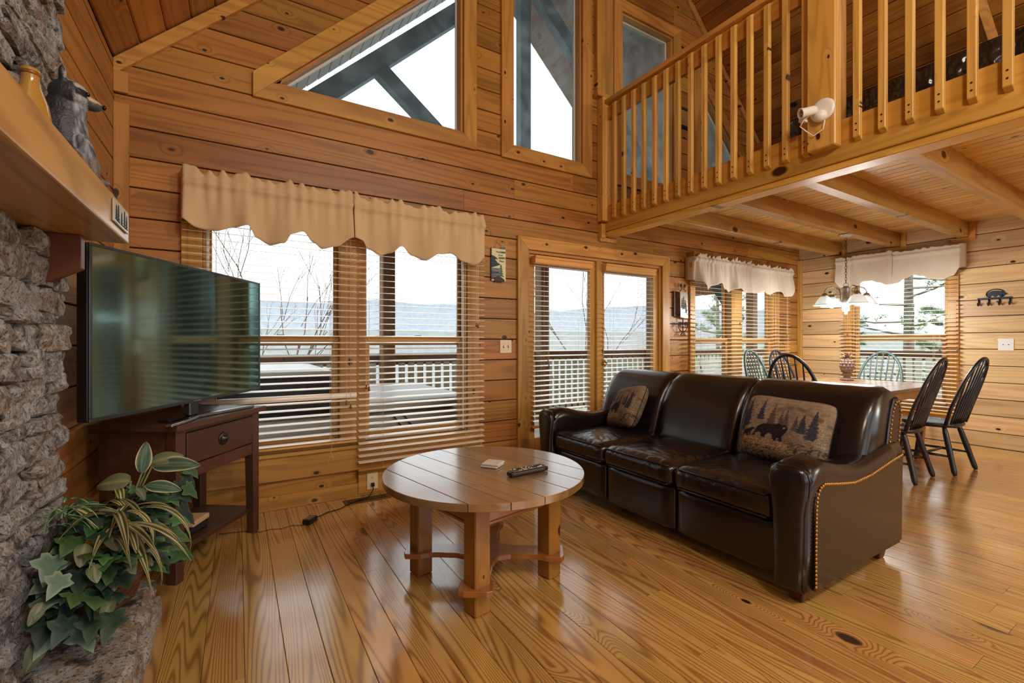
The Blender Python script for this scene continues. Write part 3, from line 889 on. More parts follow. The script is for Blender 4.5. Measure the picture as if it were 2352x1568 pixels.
# wooden sign
SIGN_BG = plain('sign_cream', rgb(226, 222, 178), 0.6, nz=0.08, bscale=60)
NAVY = plain('sign_navy', rgb(38, 56, 70), 0.6, nz=0.2)
PINEG = plain('sign_green', rgb(70, 110, 84), 0.6, nz=0.2)
STRIPE = [plain('sign_stripe_%d' % i, c, 0.6, nz=0.15) for i, c in enumerate((rgb(74, 66, 72), rgb(96, 104, 116), rgb(66, 72, 86), rgb(110, 116, 120)))]
sx0, sx1, sz0, sz1 = 1.978, 2.128, 1.755, 2.052
sg = thing('wall_sign', 'small hanging wooden sign with a bear and pine trees beside the glazed door', 'sign', (2.05, D - 0.004, sz0))
def SP(poly, d0, d1): return MB().prism(poly, lambda u, v, d: (u, D - d, v), d0, d1)
SP([(sx0, sz0), (sx1, sz0), (sx1, sz1), (sx0, sz1)], 0.004, 0.016).build('panel', SIGN_BG, sg, world=True, bevel=0.002)
SP([(sx0 - 0.004, sz0 - 0.002), (sx0, sz0 - 0.002), (sx0, sz1 + 0.002), (sx0 - 0.004, sz1 + 0.002)], 0.004, 0.018).build('edge', NAVY, sg, world=True)
zz = [sz0 + 0.012, sz0 + 0.035, sz0 + 0.062, sz0 + 0.09, sz0 + 0.118]
for i in range(4):
    SP([(sx0, zz[i]), (sx0 + 0.085, zz[i] + 0.004), (sx0 + 0.08, zz[i + 1]), (sx0, zz[i + 1])], 0.016, 0.0168).build('painted_hill', STRIPE[i], sg, world=True)
def fir(cx, zb, w, h, mat, d, nm='painted_tree'):
    pts = [(cx, zb + h)]
    n = 5
    L = []
    for i in range(1, n + 1):
        f = i / n
        L.append((w * (0.25 + 0.75 * f) * 0.5, zb + h - h * f)); L.append((w * (0.25 + 0.75 * f) * 0.26, zb + h - h * f + h * 0.03))
    right = [(cx + a, z) for a, z in L]; left = [(cx - a, z) for a, z in L]
    return pts, right, left
def fir_mesh(m, cx, zb, w, h, fn, d0, d1, n=5):
    for i in range(n):
        zt = zb + h * (1 - i / n * 0.92); zl = zb + h * (1 - (i + 1.25) / (n + 0.25)); ww = w * 0.5 * (0.22 + 0.78 * (i + 1) / n)
        m.prism([(cx - ww, zl), (cx, zl + h * 0.035), (cx + ww, zl), (cx, zt)], fn, d0, d1 + 0.0001 * i)
    return m
sfn = lambda u, v, d: (u, D - d, v)
m = MB().prism([(sx0, sz0 + 0.235), (sx0 + 0.03, sz0 + 0.225), (sx0 + 0.07, sz0 + 0.20), (sx0 + 0.035, sz0 + 0.198), (sx0 + 0.06, sz0 + 0.17), (sx0 + 0.095, sz0 + 0.152), (sx0 + 0.05, sz0 + 0.135), (sx0, sz0 + 0.12)], sfn, 0.016, 0.0174)
m.build('painted_tree', NAVY, sg, world=True)
fir_mesh(MB(), sx0 + 0.098, sz0 + 0.04, 0.07, 0.115, sfn, 0.0168, 0.0182).build('painted_tree', PINEG, sg, world=True)
bear = [(0, 0), (0.012, 0), (0.014, 0.012), (0.03, 0.016), (0.034, 0.0), (0.044, 0.0), (0.048, 0.014), (0.062, 0.016), (0.066, 0.0), (0.076, 0.0), (0.08, 0.02), (0.092, 0.014), (0.104, 0.02), (0.1, 0.032), (0.086, 0.04), (0.074, 0.048), (0.05, 0.058), (0.026, 0.058), (0.006, 0.044), (-0.002, 0.024)]
BEARD = plain('bear_cutout_dark', rgb(52, 44, 46), 0.55)
SP([(sx0 + 0.03 + x, sz0 - 0.016 + z) for x, z in bear], 0.016, 0.026).build('bear_cutout', BEARD, sg, world=True, bevel=0.0015)
def text_mesh(txt, size, mat, parent, loc, rot, name='lettering', bold=0.0):
    cu = bpy.data.curves.new('txt', 'FONT'); cu.body = txt; cu.size = size; cu.extrude = 0.0004; cu.offset = bold
    o = bpy.data.objects.new('txt', cu); COL.objects.link(o)
    dg = bpy.context.evaluated_depsgraph_get()
    me = bpy.data.meshes.new_from_object(o.evaluated_get(dg))
    bpy.data.objects.remove(o)
    me.materials.clear()
    q = link(name, me, mat, parent)
    q.location = loc; q.rotation_euler = rot
    q['kind'] = 'stuff'
    return q
INK = plain('sign_ink', rgb(40, 50, 48), 0.6)
for i, (txt, sz, dx, b) in enumerate((('The', 0.021, 0.044, 0), ('CABIN', 0.0225, 0.079, 0.0006), ('is my', 0.0235, 0.070, 0), ('HAPPY', 0.024, 0.074, 0.0006), ('Place', 0.0235, 0.080, 0))):
    row = (0, 0, 1, 2, 3)[i]
    text_mesh(txt, sz, INK, sg, (sx0 + dx - 2.05, -0.0125 - 0.004 + 0.0, sz1 - 0.038 - row * 0.0275 - sz0), (PI / 2, 0, 0), bold=b)
WIRE = plain('wire_grey', rgb(92, 88, 84), 0.4, 0.8)
m = MB().tube([(sx0 + 0.03, D - 0.012, sz1), (sx0 + 0.045, D - 0.01, sz1 + 0.04), (sx0 + 0.065, D - 0.008, sz1 + 0.066), (sx0 + 0.09, D - 0.01, sz1 + 0.045), (sx0 + 0.115, D - 0.012, sz1)], 0.0012, 5)
m.build('hanging_wire', WIRE, sg, world=True)
SP([(sx0 + 0.09, sz1), (sx0 + 0.14, sz1), (sx0 + 0.145, sz1 + 0.026), (sx0 + 0.118, sz1 + 0.018), (sx0 + 0.1, sz1 + 0.014)], 0.006, 0.02).build('ribbon', STRIPE[1], sg, world=True)

# wrought iron panel between door and dining window
IRON = plain('wrought_iron', rgb(34, 32, 34), 0.5, 0.5)
ART = plain('etched_plate', rgb(150, 140, 130), 0.35, 0.3, nz=0.2, bscale=30)
cx = 4.575
ia = thing('iron_candle_panel', 'black wrought iron wall ornament with scrolls and an etched pine tree plate', 'wall ornament', (cx, D - 0.03, 1.28))
SP([(cx - 0.055, 1.49), (cx + 0.085, 1.47), (cx + 0.075, 1.79), (cx - 0.065, 1.795)], 0.05, 0.056).build('etched_plate', ART, ia, world=True, bevel=0.002)
SP([(cx - 0.13, 1.50), (cx - 0.07, 1.50), (cx - 0.07, 1.80), (cx - 0.13, 1.80)], 0.002, 0.02).build('backing', plain('backing_brown', rgb(70, 36, 30), 0.6), ia, world=True)
for (dx, zb, w, h) in ((-0.03, 1.60, 0.05, 0.12), (0.0, 1.585, 0.06, 0.16), (0.045, 1.54, 0.045, 0.12), (0.03, 1.60, 0.05, 0.1)):
    fir_mesh(MB(), cx + dx, zb, w, h, sfn, 0.056, 0.0585).build('tree_relief', IRON, ia, world=True)
def spiral(cx, cz, r0, turns, a0, sgn, n=26):
    return [(cx + r0 * (1 - 0.75 * i / n) * math.cos(a0 + sgn * turns * 2 * PI * i / n), D - 0.045, cz + r0 * (1 - 0.75 * i / n) * math.sin(a0 + sgn * turns * 2 * PI * i / n)) for i in range(n + 1)]
for s in (-1, 1):
    MB().tube(spiral(cx + s * 0.028, 1.865, 0.022, 1.4, PI / 2 if s > 0 else PI / 2, -s), 0.0045, 6).build('scroll', IRON, ia, world=True, smooth=True)
    MB().tube([(cx + s * 0.028, D - 0.045, 1.887), (cx + s * 0.012, D - 0.045, 1.86), (cx + s * 0.02, D - 0.045, 1.825), (cx + s * 0.05, D - 0.045, 1.80)], 0.0045, 6).build('scroll', IRON, ia, world=True, smooth=True)
    MB().tube(spiral(cx + s * 0.06, 1.415, 0.03, 1.3, 0 if s < 0 else PI, s), 0.005, 6).build('scroll', IRON, ia, world=True, smooth=True)
    MB().tube([(cx + s * 0.03, D - 0.045, 1.43), (cx + s * 0.085, D - 0.045, 1.385), (cx + s * 0.06, D - 0.045, 1.34), (cx + s * 0.015, D - 0.045, 1.315)], 0.005, 6).build('scroll', IRON, ia, world=True, smooth=True)
    MB().tube(spiral(cx + s * 0.028, 1.285, 0.02, 1.2, PI / 2, s), 0.0045, 6).build('scroll', IRON, ia, world=True, smooth=True)
    MB().tube(spiral(cx + s * 0.05, 1.53, 0.026, 1.2, PI, s), 0.0045, 6).build('scroll', IRON, ia, world=True, smooth=True)
MB().tube([(cx, D - 0.045, 1.30), (cx, D - 0.045, 1.51)], 0.006, 6).build('stem', IRON, ia, world=True)

# coat hooks with a bear
HK = plain('hook_blue_black', rgb(28, 44, 56), 0.45, 0.4)
hk = thing('coat_rack', 'dark metal coat rack with four hooks and a bear on the right wall', 'coat rack', (XR - 0.002, 1.568, 1.6))
hfn = lambda u, v, d: (XR - d, u, v)
MB().prism([(1.43, 1.672), (1.705, 1.672), (1.705, 1.697), (1.43, 1.697)], hfn, 0.002, 0.01).build('bar', HK, hk, world=True, bevel=0.002)
for y in (1.445, 1.525, 1.61, 1.692):
    MB().tube([(XR - 0.008, y, 1.68), (XR - 0.012, y, 1.625), (XR - 0.03, y, 1.608), (XR - 0.048, y, 1.62), (XR - 0.05, y, 1.64)], 0.008, 6).build('hook', HK, hk, world=True, smooth=True)
MB().tube([(XR - 0.008, 1.56 + 0.072 * math.cos(2 * PI * i / 24), 1.735 + 0.052 * math.sin(2 * PI * i / 24)) for i in range(25)], 0.005, 6).build('ring', HK, hk, world=True, smooth=True)
MB().prism([(1.62 - x * 1.45 * 1.0, 1.70 + z * 1.2) for x, z in bear], hfn, 0.004, 0.016).build('bear_cutout', HK, hk, world=True, bevel=0.002)

# ------------------------------------------------------------------ added fill lamps, unseen (above and behind the viewer, and in the loft)
def add_fill_globe(label, x, y, z, power, col, rad):
    t = thing('fill_lamp', label, 'lamp', (x, y, z), 0, 'added fill lamps out of view')
    MB().ell((0, 0, 0), (rad, rad, rad), 20, 14).build('globe', glass('fill_lamp_globe', (1, 0.98, 0.95, 1)), t, smooth=True)
    MB().tube([(0, 0, rad * 0.9), (0, 0, ceil_z(x) - z)], 0.012, 8).build('rod', WIRE, t)
    MB().lathe([(0.03, rad * 0.9), (0.045, rad * 1.0), (0.02, rad * 1.2)], 12).build('cap', WIRE, t, smooth=True)
    L = bpy.data.lights.new('fill_lamp_light', 'POINT'); L.energy = power; L.color = col; L.shadow_soft_size = rad * 0.9
    o = bpy.data.objects.new('fill_lamp_light', L); COL.objects.link(o); o.parent = t
    return t
add_fill_globe('added warm fill globe, unseen above the living room, nearest the fireplace', 0.9, -0.9, 3.3, 100, (1.0, 0.92, 0.80), 0.22)
add_fill_globe('added warm fill globe, unseen above the living room, nearest the loft', 2.3, -1.3, 3.7, 105, (1.0, 0.94, 0.83), 0.22)
add_fill_globe('added fill globe, unseen, hung under the roof of the loft', 5.1, -0.9, 4.4, 60, (1.0, 0.92, 0.78), 0.18)
add_fill_globe('added fill globe, unseen, over the kitchen behind the viewer', 5.0, -1.9, 1.95, 70, (1.0, 0.96, 0.88), 0.18)
# ------------------------------------------------------------------ stone fireplace
def stone_mat(name, cols):
    t = NT(name)
    geo = t.new('ShaderNodeNewGeometry'); P = geo.outputs['Position']
    oi = t.new('ShaderNodeObjectInfo')
    n = len(cols)
    base = t.ramp(oi.outputs['Random'], [(i / (n - 1), c) for i, c in enumerate(cols)])
    a = t.noise(P, 20, 6, 0.75); b = t.noise(P, 85, 5, 0.75); big = t.noise(P, 7, 4, 0.65)
    c = t.mix(t.maprange(a, 0.44, 0.58, 0, 0.85), base, rgb(186, 188, 190))
    c = t.mix(t.maprange(big, 0.54, 0.70, 0, 0.5), c, rgb(140, 98, 58))
    c = t.mix(t.maprange(b, 0.50, 0.62, 0, 0.85), c, rgb(60, 56, 56))
    c = t.mix(t.maprange(t.noise(P, 11, 5, 0.7), 0.36, 0.46, 0.8, 0.0), c, rgb(48, 46, 50))
    t.set(Base_Color=c, Roughness=0.85, Specular_IOR_Level=0.25)
    h = t.math('ADD', t.math('MULTIPLY', a, 1.0), t.math('MULTIPLY', b, 0.6))
    t.bump(h, 0.9, 0.012)
    MATS[name] = t.m
    return t.m
STONE = stone_mat('field_stone', [rgb(112, 110, 112), rgb(142, 126, 106), rgb(164, 162, 160), rgb(104, 98, 94), rgb(148, 148, 150), rgb(128, 112, 92), rgb(172, 170, 168)])
HSTONE = stone_mat('hearth_stone', [rgb(156, 134, 108), rgb(182, 174, 164), rgb(146, 122, 94), rgb(188, 180, 170)])
MORTAR = plain('mortar', rgb(148, 136, 126), 0.9, nz=0.2, bump=0.5, bscale=40)
MORTARD = plain('mortar_shadow', rgb(60, 54, 50), 0.9, nz=0.3, bump=0.6, bscale=60)
def stone_variant(seed, cuts=4, rough=0.16):
    bm = bmesh.new()
    bmesh.ops.create_cube(bm, size=1.0)
    bmesh.ops.subdivide_edges(bm, edges=bm.edges, cuts=cuts, use_grid_fill=True)
    rr = random.Random(seed); o = Vector((rr.uniform(0, 50), rr.uniform(0, 50), rr.uniform(0, 50)))
    for v in bm.verts:
        p = v.co.copy()
        q = p * 2
        l = (abs(q.x) ** 7 + abs(q.y) ** 7 + abs(q.z) ** 7) ** (1 / 7)       # rounded box
        p = p / max(l, 0.2) * 1.0
        d = noise.noise_vector(p * 2.2 + o)
        d2 = noise.noise_vector(p * 6.0 + o)
        p += Vector((d.x, d.y, d.z)) * rough + Vector((d2.x, d2.y, d2.z)) * rough * 0.35
        v.co = p
    me = bpy.data.meshes.new('stone'); bm.to_mesh(me); bm.free()
    for f in me.polygons: f.use_smooth = False
    me.materials.append(STONE)
    return me
SV = [stone_variant(i) for i in range(10)]
HV = [stone_variant(50 + i, 4, 0.10) for i in range(5)]
for h in HV: h.materials[0] = HSTONE
fp = thing('fireplace', 'rough stacked stone fireplace with timber mantel and raised stone hearth', 'fireplace', (-0.58, 1.3, 0))
core = MB().box(XL + 0.001, -0.585, -0.6, 2.27, 0, 3.6)
core.build('chimney_core', MORTARD, fp, world=True)
rr = random.Random(5)
FACE = -0.555
def lay(z0, z1, ya, yb, rows_h):
    z = z0
    while z < z1 - 0.02:
        h = min(rr.uniform(*rows_h), z1 - z)
        y = yb + rr.uniform(-0.035, 0.03)
        first = True
        while y > ya:
            l = rr.uniform(0.12, 0.36)
            if first: l = rr.uniform(0.12, 0.30)
            o = bpy.data.objects.new('stone', SV[rr.randrange(10)]); COL.objects.link(o); o.parent = fp
            dep = rr.uniform(0.10, 0.135)
            o.scale = (dep, l * 1.02, h * 1.05)
            fx = FACE - dep / 2 + rr.uniform(-0.004, 0.022)
            o.location = (fx + 0.58, y - l / 2 - 1.3, z + h / 2)
            o.rotation_euler = (rr.uniform(-0.06, 0.06), rr.uniform(-0.05, 0.05), rr.uniform(-0.06, 0.06))
            y -= l; first = False
        z += h
lay(0.20, 1.56, 1.0, 2.31, (0.045, 0.10))
lay(1.69, 2.75, 0.98, 2.30, (0.045, 0.085))
# mantel beam, corbel, carved plate
MANT = wood('mantel_wood', 'y', rgb(208, 158, 94), rgb(150, 102, 52), naxis='x', freq=24, along=0.6, across=7, contrast=0.7, knots=3, knot_gate=0.4, rough=0.33, coat=0.2, dents=0.4)
MANTB = wood('corbel_wood', 'x', rgb(104, 54, 38), rgb(78, 36, 24), naxis='y', freq=14, contrast=0.5, knots=3, knot_gate=0.2, rough=0.45)
mt = rbox(-0.60, -0.35, -0.6, 2.205, 1.565, 1.685).build('mantel', MANT, fp, bevel=0.006, seg=2, world=True)
MB().prism([(-0.62, 1.40), (-0.54, 1.40), (-0.458, 1.45), (-0.458, 1.564), (-0.62, 1.564)], lambda u, v, d: (u, d, v), 2.09, 2.135).build('corbel', MANTB, fp, bevel=0.002, world=True)
CARV = plain('carved_plate_pewter', rgb(190, 186, 178), 0.35, 0.35, nz=0.15)
cv = rbox(-0.349, -0.343, 1.93, 2.155, 1.592, 1.668).build('carved_plate', CARV, fp, bevel=0.002, world=True, label='small pewter plate with etched trees set in the mantel front')
m = MB()
ffn = lambda u, v, d: (d, u, v)
for (y, zb, w, h) in ((1.96, 1.602, 0.03, 0.05), (1.99, 1.60, 0.035, 0.058), (2.04, 1.60, 0.03, 0.045), (2.085, 1.60, 0.036, 0.06), (2.12, 1.602, 0.03, 0.05)):
    q = MB(); fir_mesh(q, y, zb, w, h, ffn, -0.3428, -0.3415)
    q.V = [(a + 0.58, b - 1.3, c) for a, b, c in q.V]
    q.build('etched_tree', IRON, cv)
# black fire opening frame at the near side, with its hood
FRAMEB = plain('firebox_black', rgb(18, 18, 20), 0.5, 0.4)
rbox(-0.548, -0.515, 1.02, 1.118, 0.2, 1.13).build('firebox_frame', FRAMEB, fp, bevel=0.004, world=True)
MB().hexa([(-0.54, 0.90, 0.985), (-0.54, 1.19, 0.985), (-0.54, 1.19, 0.992), (-0.54, 0.90, 0.992),
           (-0.44, 0.90, 0.975), (-0.44, 1.12, 0.975), (-0.44, 1.12, 0.982), (-0.44, 0.90, 0.982)]).build('firebox_hood', plain('hood_steel', rgb(92, 94, 92), 0.35, 0.8), fp, world=True)
# raised hearth of large stones
hr = MB().box(XL + 0.002, -0.335, 0.2, 2.46, 0.0, 0.165)
hr.build('hearth_bed', MORTAR, fp, bevel=0.012, world=True)
rr = random.Random(21)
def hearth_stone(x, y, z, sx, sy, sz, rz=0.0):
    o = bpy.data.objects.new('hearth_stone', HV[rr.randrange(5)]); COL.objects.link(o); o.parent = fp
    o.scale = (sx, sy, sz); o.rotation_euler = (rr.uniform(-0.05, 0.05), rr.uniform(-0.05, 0.05), rz)
    o.location = (x + 0.58, y - 1.3, z)
hearth_stone(-0.44, 2.30, 0.13, 0.28, 0.36, 0.14)
hearth_stone(-0.435, 1.90, 0.13, 0.29, 0.42, 0.15, 0.1)
hearth_stone(-0.42, 1.44, 0.13, 0.30, 0.46, 0.15, -0.1)
hearth_stone(-0.44, 0.98, 0.13, 0.3, 0.44, 0.15)
hearth_stone(-0.44, 0.55, 0.13, 0.3, 0.42, 0.15)
for y, z, sy, sz in ((2.38, 0.05, 0.2, 0.11), (2.18, 0.045, 0.24, 0.11), (1.95, 0.05, 0.22, 0.12), (1.72, 0.045, 0.26, 0.11), (1.46, 0.05, 0.26, 0.12), (1.2, 0.05, 0.26, 0.12), (0.95, 0.05, 0.26, 0.12), (0.7, 0.05, 0.26, 0.12)):
    hearth_stone(-0.335, y, z, 0.11, sy, sz)

# ------------------------------------------------------------------ things on the mantel
rc = thing('raccoon_figurine', 'seated raccoon figurine with masked face on the end of the mantel', 'figurine', (-0.455, 1.90, 1.686), math.radians(-76))
# local: +x to the room, +y towards the gable wall; it sits facing the room corner
m = MB()
m.ell((0, -0.02, 0.080), (0.060, 0.078, 0.082))            # haunches
m.ell((0.0, -0.004, 0.155), (0.050, 0.062, 0.090))         # chest
m.ell((0.0, 0.004, 0.222), (0.046, 0.050, 0.058))          # neck ruff
m.ell((0.0, 0.012, 0.272), (0.052, 0.050, 0.045))          # head
m.ell((0.0, 0.020, 0.258), (0.058, 0.036, 0.026))          # cheeks
m.ell((0.0, 0.058, 0.262), (0.022, 0.032, 0.020), rot=Matrix.Rotation(-0.18, 3, 'X'))   # muzzle
for s in (-1, 1):
    m.ell((s * 0.036, -0.004, 0.318), (0.016, 0.010, 0.026), rot=Matrix.Rotation(s * 0.25, 3, 'Y'))   # ears
    m.ell((s * 0.034, 0.048, 0.10), (0.02, 0.022, 0.055), rot=Matrix.Rotation(0.25, 3, 'X'))   # forelegs
    m.ell((s * 0.034, 0.064, 0.045), (0.017, 0.019, 0.045))
    m.ell((s * 0.034, 0.080, 0.012), (0.017, 0.028, 0.012))
    m.ell((s * 0.05, -0.01, 0.055), (0.028, 0.055, 0.055)) # thighs
    m.ell((s * 0.052, 0.04, 0.014), (0.018, 0.038, 0.014))
def rac_col(p):
    n = noise.noise(Vector((p.x * 160, p.y * 160, p.z * 38))) * 0.5 + 0.5      # streaky fur
    c = Vector((0.030, 0.030, 0.040)) * (0.3 + 1.2 * n)
    if p.z > 0.305: c = Vector((0.30, 0.32, 0.34)) if (p.y > -0.002 and n > 0.35) else c
    elif p.z > 0.232 and p.y > 0.022:
        if p.y > 0.052: c = Vector((0.50, 0.40, 0.26)) if p.z > 0.262 else Vector((0.05, 0.05, 0.06))   # pale bridge, dark jaw
        elif 0.262 < p.z < 0.288: c = Vector((0.010, 0.010, 0.012))                     # mask
        elif p.z >= 0.288: c = Vector((0.46, 0.42, 0.34))                                # brow
        else: c = Vector((0.34, 0.37, 0.40)) * (0.2 + 1.2 * n)                           # cheeks
    elif p.y > 0.02 and p.z > 0.08: c = Vector((0.34, 0.38, 0.42)) * (0.02 + 1.5 * n * n)
    elif p.y > 0.02: c = Vector((0.20, 0.17, 0.14)) * (0.2 + n)
    return (c.x, c.y, c.z, 1)
voxel(m, 'body', attr_mat('raccoon_paint', 0.42, bump=0.9, bscale=140, spec=0.5), rc, 0.0048, 2, rac_col)
EYE_M = plain('eye_black', rgb(8, 8, 8), 0.1)
for s in (-1, 1):
    MB().ell((s * 0.026, 0.052, 0.279), (0.007, 0.006, 0.007), 8, 6).build('eye', EYE_M, rc, smooth=True)
MB().ell((0.0, 0.092, 0.262), (0.009, 0.006, 0.008), 8, 6).build('nose', EYE_M, rc, smooth=True)
tl = MB(); pts = [(0.0, -0.06, 0.022), (-0.045, -0.01, 0.02), (-0.075, 0.04, 0.02), (-0.11, 0.09, 0.019), (-0.15, 0.125, 0.015)]
tl.tube([Vector(p) for p in pts], [0.016, 0.02, 0.02, 0.019, 0.012], 10)
tme = tl.mesh('tail', smooth=True)
bm = bmesh.new(); bm.from_mesh(tme); bmesh.ops.subdivide_edges(bm, edges=bm.edges, cuts=3, use_grid_fill=True); bm.to_mesh(tme); bm.free()
paint(tme, lambda p: (0.02, 0.02, 0.02, 1) if int((p.y - p.x + 0.6) / 0.034) % 2 else (0.32, 0.27, 0.2, 1))
for p in tme.polygons: p.use_smooth = True
link('tail', tme, MATS['raccoon_paint'], rc)
# amber bottle
bt = thing('bottle', 'amber ceramic bottle standing on the mantel against the stones', 'bottle', (-0.445, 1.60, 1.686))
AMB = plain('amber_glaze', rgb(170, 126, 58), 0.15, coat=0.6)
MB().lathe([(0.0, 0), (0.036, 0), (0.04, 0.01), (0.04, 0.07), (0.034, 0.11), (0.021, 0.15), (0.0165, 0.175), (0.0185, 0.182), (0.0185, 0.195), (0.0165, 0.198), (0.012, 0.196)], 20).build('body', AMB, bt, smooth=True)
MB().lathe([(0.0187, 0.1805), (0.0205, 0.183), (0.0205, 0.187), (0.0187, 0.1895)], 20, cap=False).build('lip_ring', plain('bottle_band', rgb(120, 78, 26), 0.3), bt, smooth=True)
gl = thing('glass_jar', 'small clear glass jar beside the amber bottle on the mantel', 'jar', (-0.43, 1.70, 1.686))
MB().lathe([(0.0, 0), (0.022, 0), (0.022, 0.06), (0.014, 0.075), (0.014, 0.085)], 14).build('body', glass('jar_glass', (0.9, 0.93, 0.92, 1)), gl, smooth=True)
cb = MB().tube([(-0.53, 1.150, 1.688), (-0.528, 1.156, 2.0), (-0.526, 1.165, 2.75)], 0.007, 8)
solo(cb, 'cable', plain('cable_pale_blue', rgb(176, 206, 212), 0.5), 'pale blue cable running up the chimney stones from the mantel', 'cable', smooth=True)

# ------------------------------------------------------------------ television stand
RED = wood('stand_redbrown', 'x', rgb(84, 52, 40), rgb(58, 33, 26), naxis='z', freq=12, contrast=0.5, knots=3, knot_gate=0.0, rough=0.42, local=True, dents=0.3, coat=0.1)
REDZ = wood('stand_redbrown_z', 'z', rgb(82, 50, 39), rgb(56, 32, 25), naxis='y', freq=12, contrast=0.5, knots=3, knot_gate=0.0, rough=0.42, local=True, coat=0.1)
# local x along the drawer front, -y towards the viewer's side
ang = math.atan2(0.824, 0.567)
fl_ = Vector((-0.258, 2.762)); fr_ = Vector((0.117, 3.307))
SWD = (fr_ - fl_).length
st = thing('tv_stand', 'dark red-brown wooden side table with one drawer and a low shelf under the television', 'side table', (fl_.x, fl_.y, 0), ang)
SD = 0.41; SH = 0.79
rbox(-0.03, SWD + 0.03, -0.03, SD + 0.02, SH - 0.032, SH).build('table_top', RED, st, bevel=0.005, seg=2)
def tleg(x, y, w=0.062):
    m = MB().hexa([(x + 0.012 * (x > 0.3), y, 0), (x + w - 0.012 * (x < 0.3), y, 0), (x + w - 0.012 * (x < 0.3), y + w - 0.012, 0), (x + 0.012 * (x > 0.3), y + w - 0.012, 0),
                   (x, y, SH - 0.032), (x + w, y, SH - 0.032), (x + w, y + w, SH - 0.032), (x, y + w, SH - 0.032)])
    return m.build('leg', REDZ, st, bevel=0.003)
for x in (0, SWD - 0.062):
    for y in (0, SD - 0.062): tleg(x, y)
rbox(0.062, SWD - 0.062, 0.004, 0.022, 0.50, 0.565).build('front_rail', RED, st, bevel=0.002)
rbox(0.062, SWD - 0.062, 0.004, 0.022, SH - 0.05, SH - 0.032).build('top_rail', RED, st)
dw = rbox(0.068, SWD - 0.068, -0.002, 0.02, 0.572, SH - 0.054).build('drawer', RED, st, bevel=0.003)
PEW = plain('pewter_pull', rgb(70, 66, 60), 0.3, 0.9)
m = MB().lathe([(0.0, 0.004), (0.03, 0.004), (0.032, 0.0), (0.027, 0.006), (0.02, 0.004), (0.014, 0.006), (0.012, 0.016), (0.006, 0.02), (0.0, 0.021)], 18)
m.move(lambda v: Vector((SWD * 0.5 + v.x * 1.2, -0.002 - v.z * 1.2, 0.655 + v.y * 1.2))); m.build('pull', PEW, dw, smooth=True)
rbox(0.0, 0.02, 0.05, SD - 0.05, 0.14, SH - 0.032).build('side_panel', RED, st)
rbox(SWD - 0.02, SWD, 0.05, SD - 0.05, 0.52, SH - 0.032).build('side_panel', RED, st)
rbox(0.02, SWD - 0.02, SD - 0.03, SD - 0.015, 0.5, SH - 0.032).build('back_rail', RED, st)
rbox(0.01, SWD - 0.01, 0.02, SD - 0.02, 0.135, 0.16).build('shelf', RED, st, bevel=0.003)
def st_world(x, y, z):
    c, s = math.cos(ang), math.sin(ang)
    return (fl_.x + x * c - y * s, fl_.y + x * s + y * c, z)
# equipment on the shelf
BLACKP = plain('black_plastic', rgb(20, 20, 24), 0.35)
rt = thing('media_box', 'flat black media box on the shelf of the television stand', 'media box', st_world(0.20, 0.16, 0.161), ang)
rbox(-0.12, 0.12, -0.08, 0.10, 0, 0.05).build('case', BLACKP, rt, bevel=0.004)
rbox(-0.11, 0.11, -0.082, -0.079, 0.012, 0.036).build('front_panel', plain('panel_dark', rgb(40, 42, 52), 0.2), rt)
rt2 = thing('router', 'small tan router lying on the black media box', 'router', st_world(0.24, 0.12, 0.2125), ang + 0.15)
TAN = plain('router_tan', rgb(206, 174, 132), 0.5)
rbox(-0.075, 0.075, -0.06, 0.06, 0, 0.028).build('case', TAN, rt2, bevel=0.006, seg=2)
MB().lathe([(0.0, 0), (0.012, 0), (0.012, 0.0008)], 12, (0.0, 0.0, 0.028)).build('emblem', plain('emblem_brown', rgb(120, 92, 60), 0.5), rt2)
an = MB().hexa([(-0.006, -0.006, 0), (0.006, -0.006, 0), (0.006, 0.006, 0), (-0.006, 0.006, 0), (-0.006, -0.006, 0.30), (0.006, -0.006, 0.30), (0.006, 0.006, 0.30), (-0.006, 0.006, 0.30)])
o = an.build('antenna', plain('antenna_cream', rgb(216, 202, 176), 0.5), rt2, bevel=0.002); o.location = (-0.085, 0.02, 0.0)
c1 = MB().tube([st_world(0.30, 0.2, 0.225), st_world(0.36, 0.23, 0.26), st_world(0.36, 0.30, 0.24), st_world(0.28, 0.36, 0.18)], 0.003, 6)
solo(c1, 'cable', TAN, 'short tan lead looping off the small router', 'cable', smooth=True)
c2 = [st_world(SWD - 0.05, SD + 0.03, 0.62), st_world(SWD - 0.1, SD + 0.06, 0.5), st_world(SWD * 0.5, SD + 0.05, 0.40), st_world(0.2, SD + 0.03, 0.38), st_world(0.0, SD + 0.04, 0.36)]
solo(MB().tube(c2, 0.0035, 6), 'cable', BLACKP, 'black cable drooping behind the television stand', 'cable', smooth=True)

# ------------------------------------------------------------------ television
TVW, TVH = 1.275, 0.72
tv = thing('television', 'large flat screen television angled in the corner on the wooden stand', 'television', (-0.5034, 2.414, SH + 0.0015), math.atan2(0.867, 0.498))
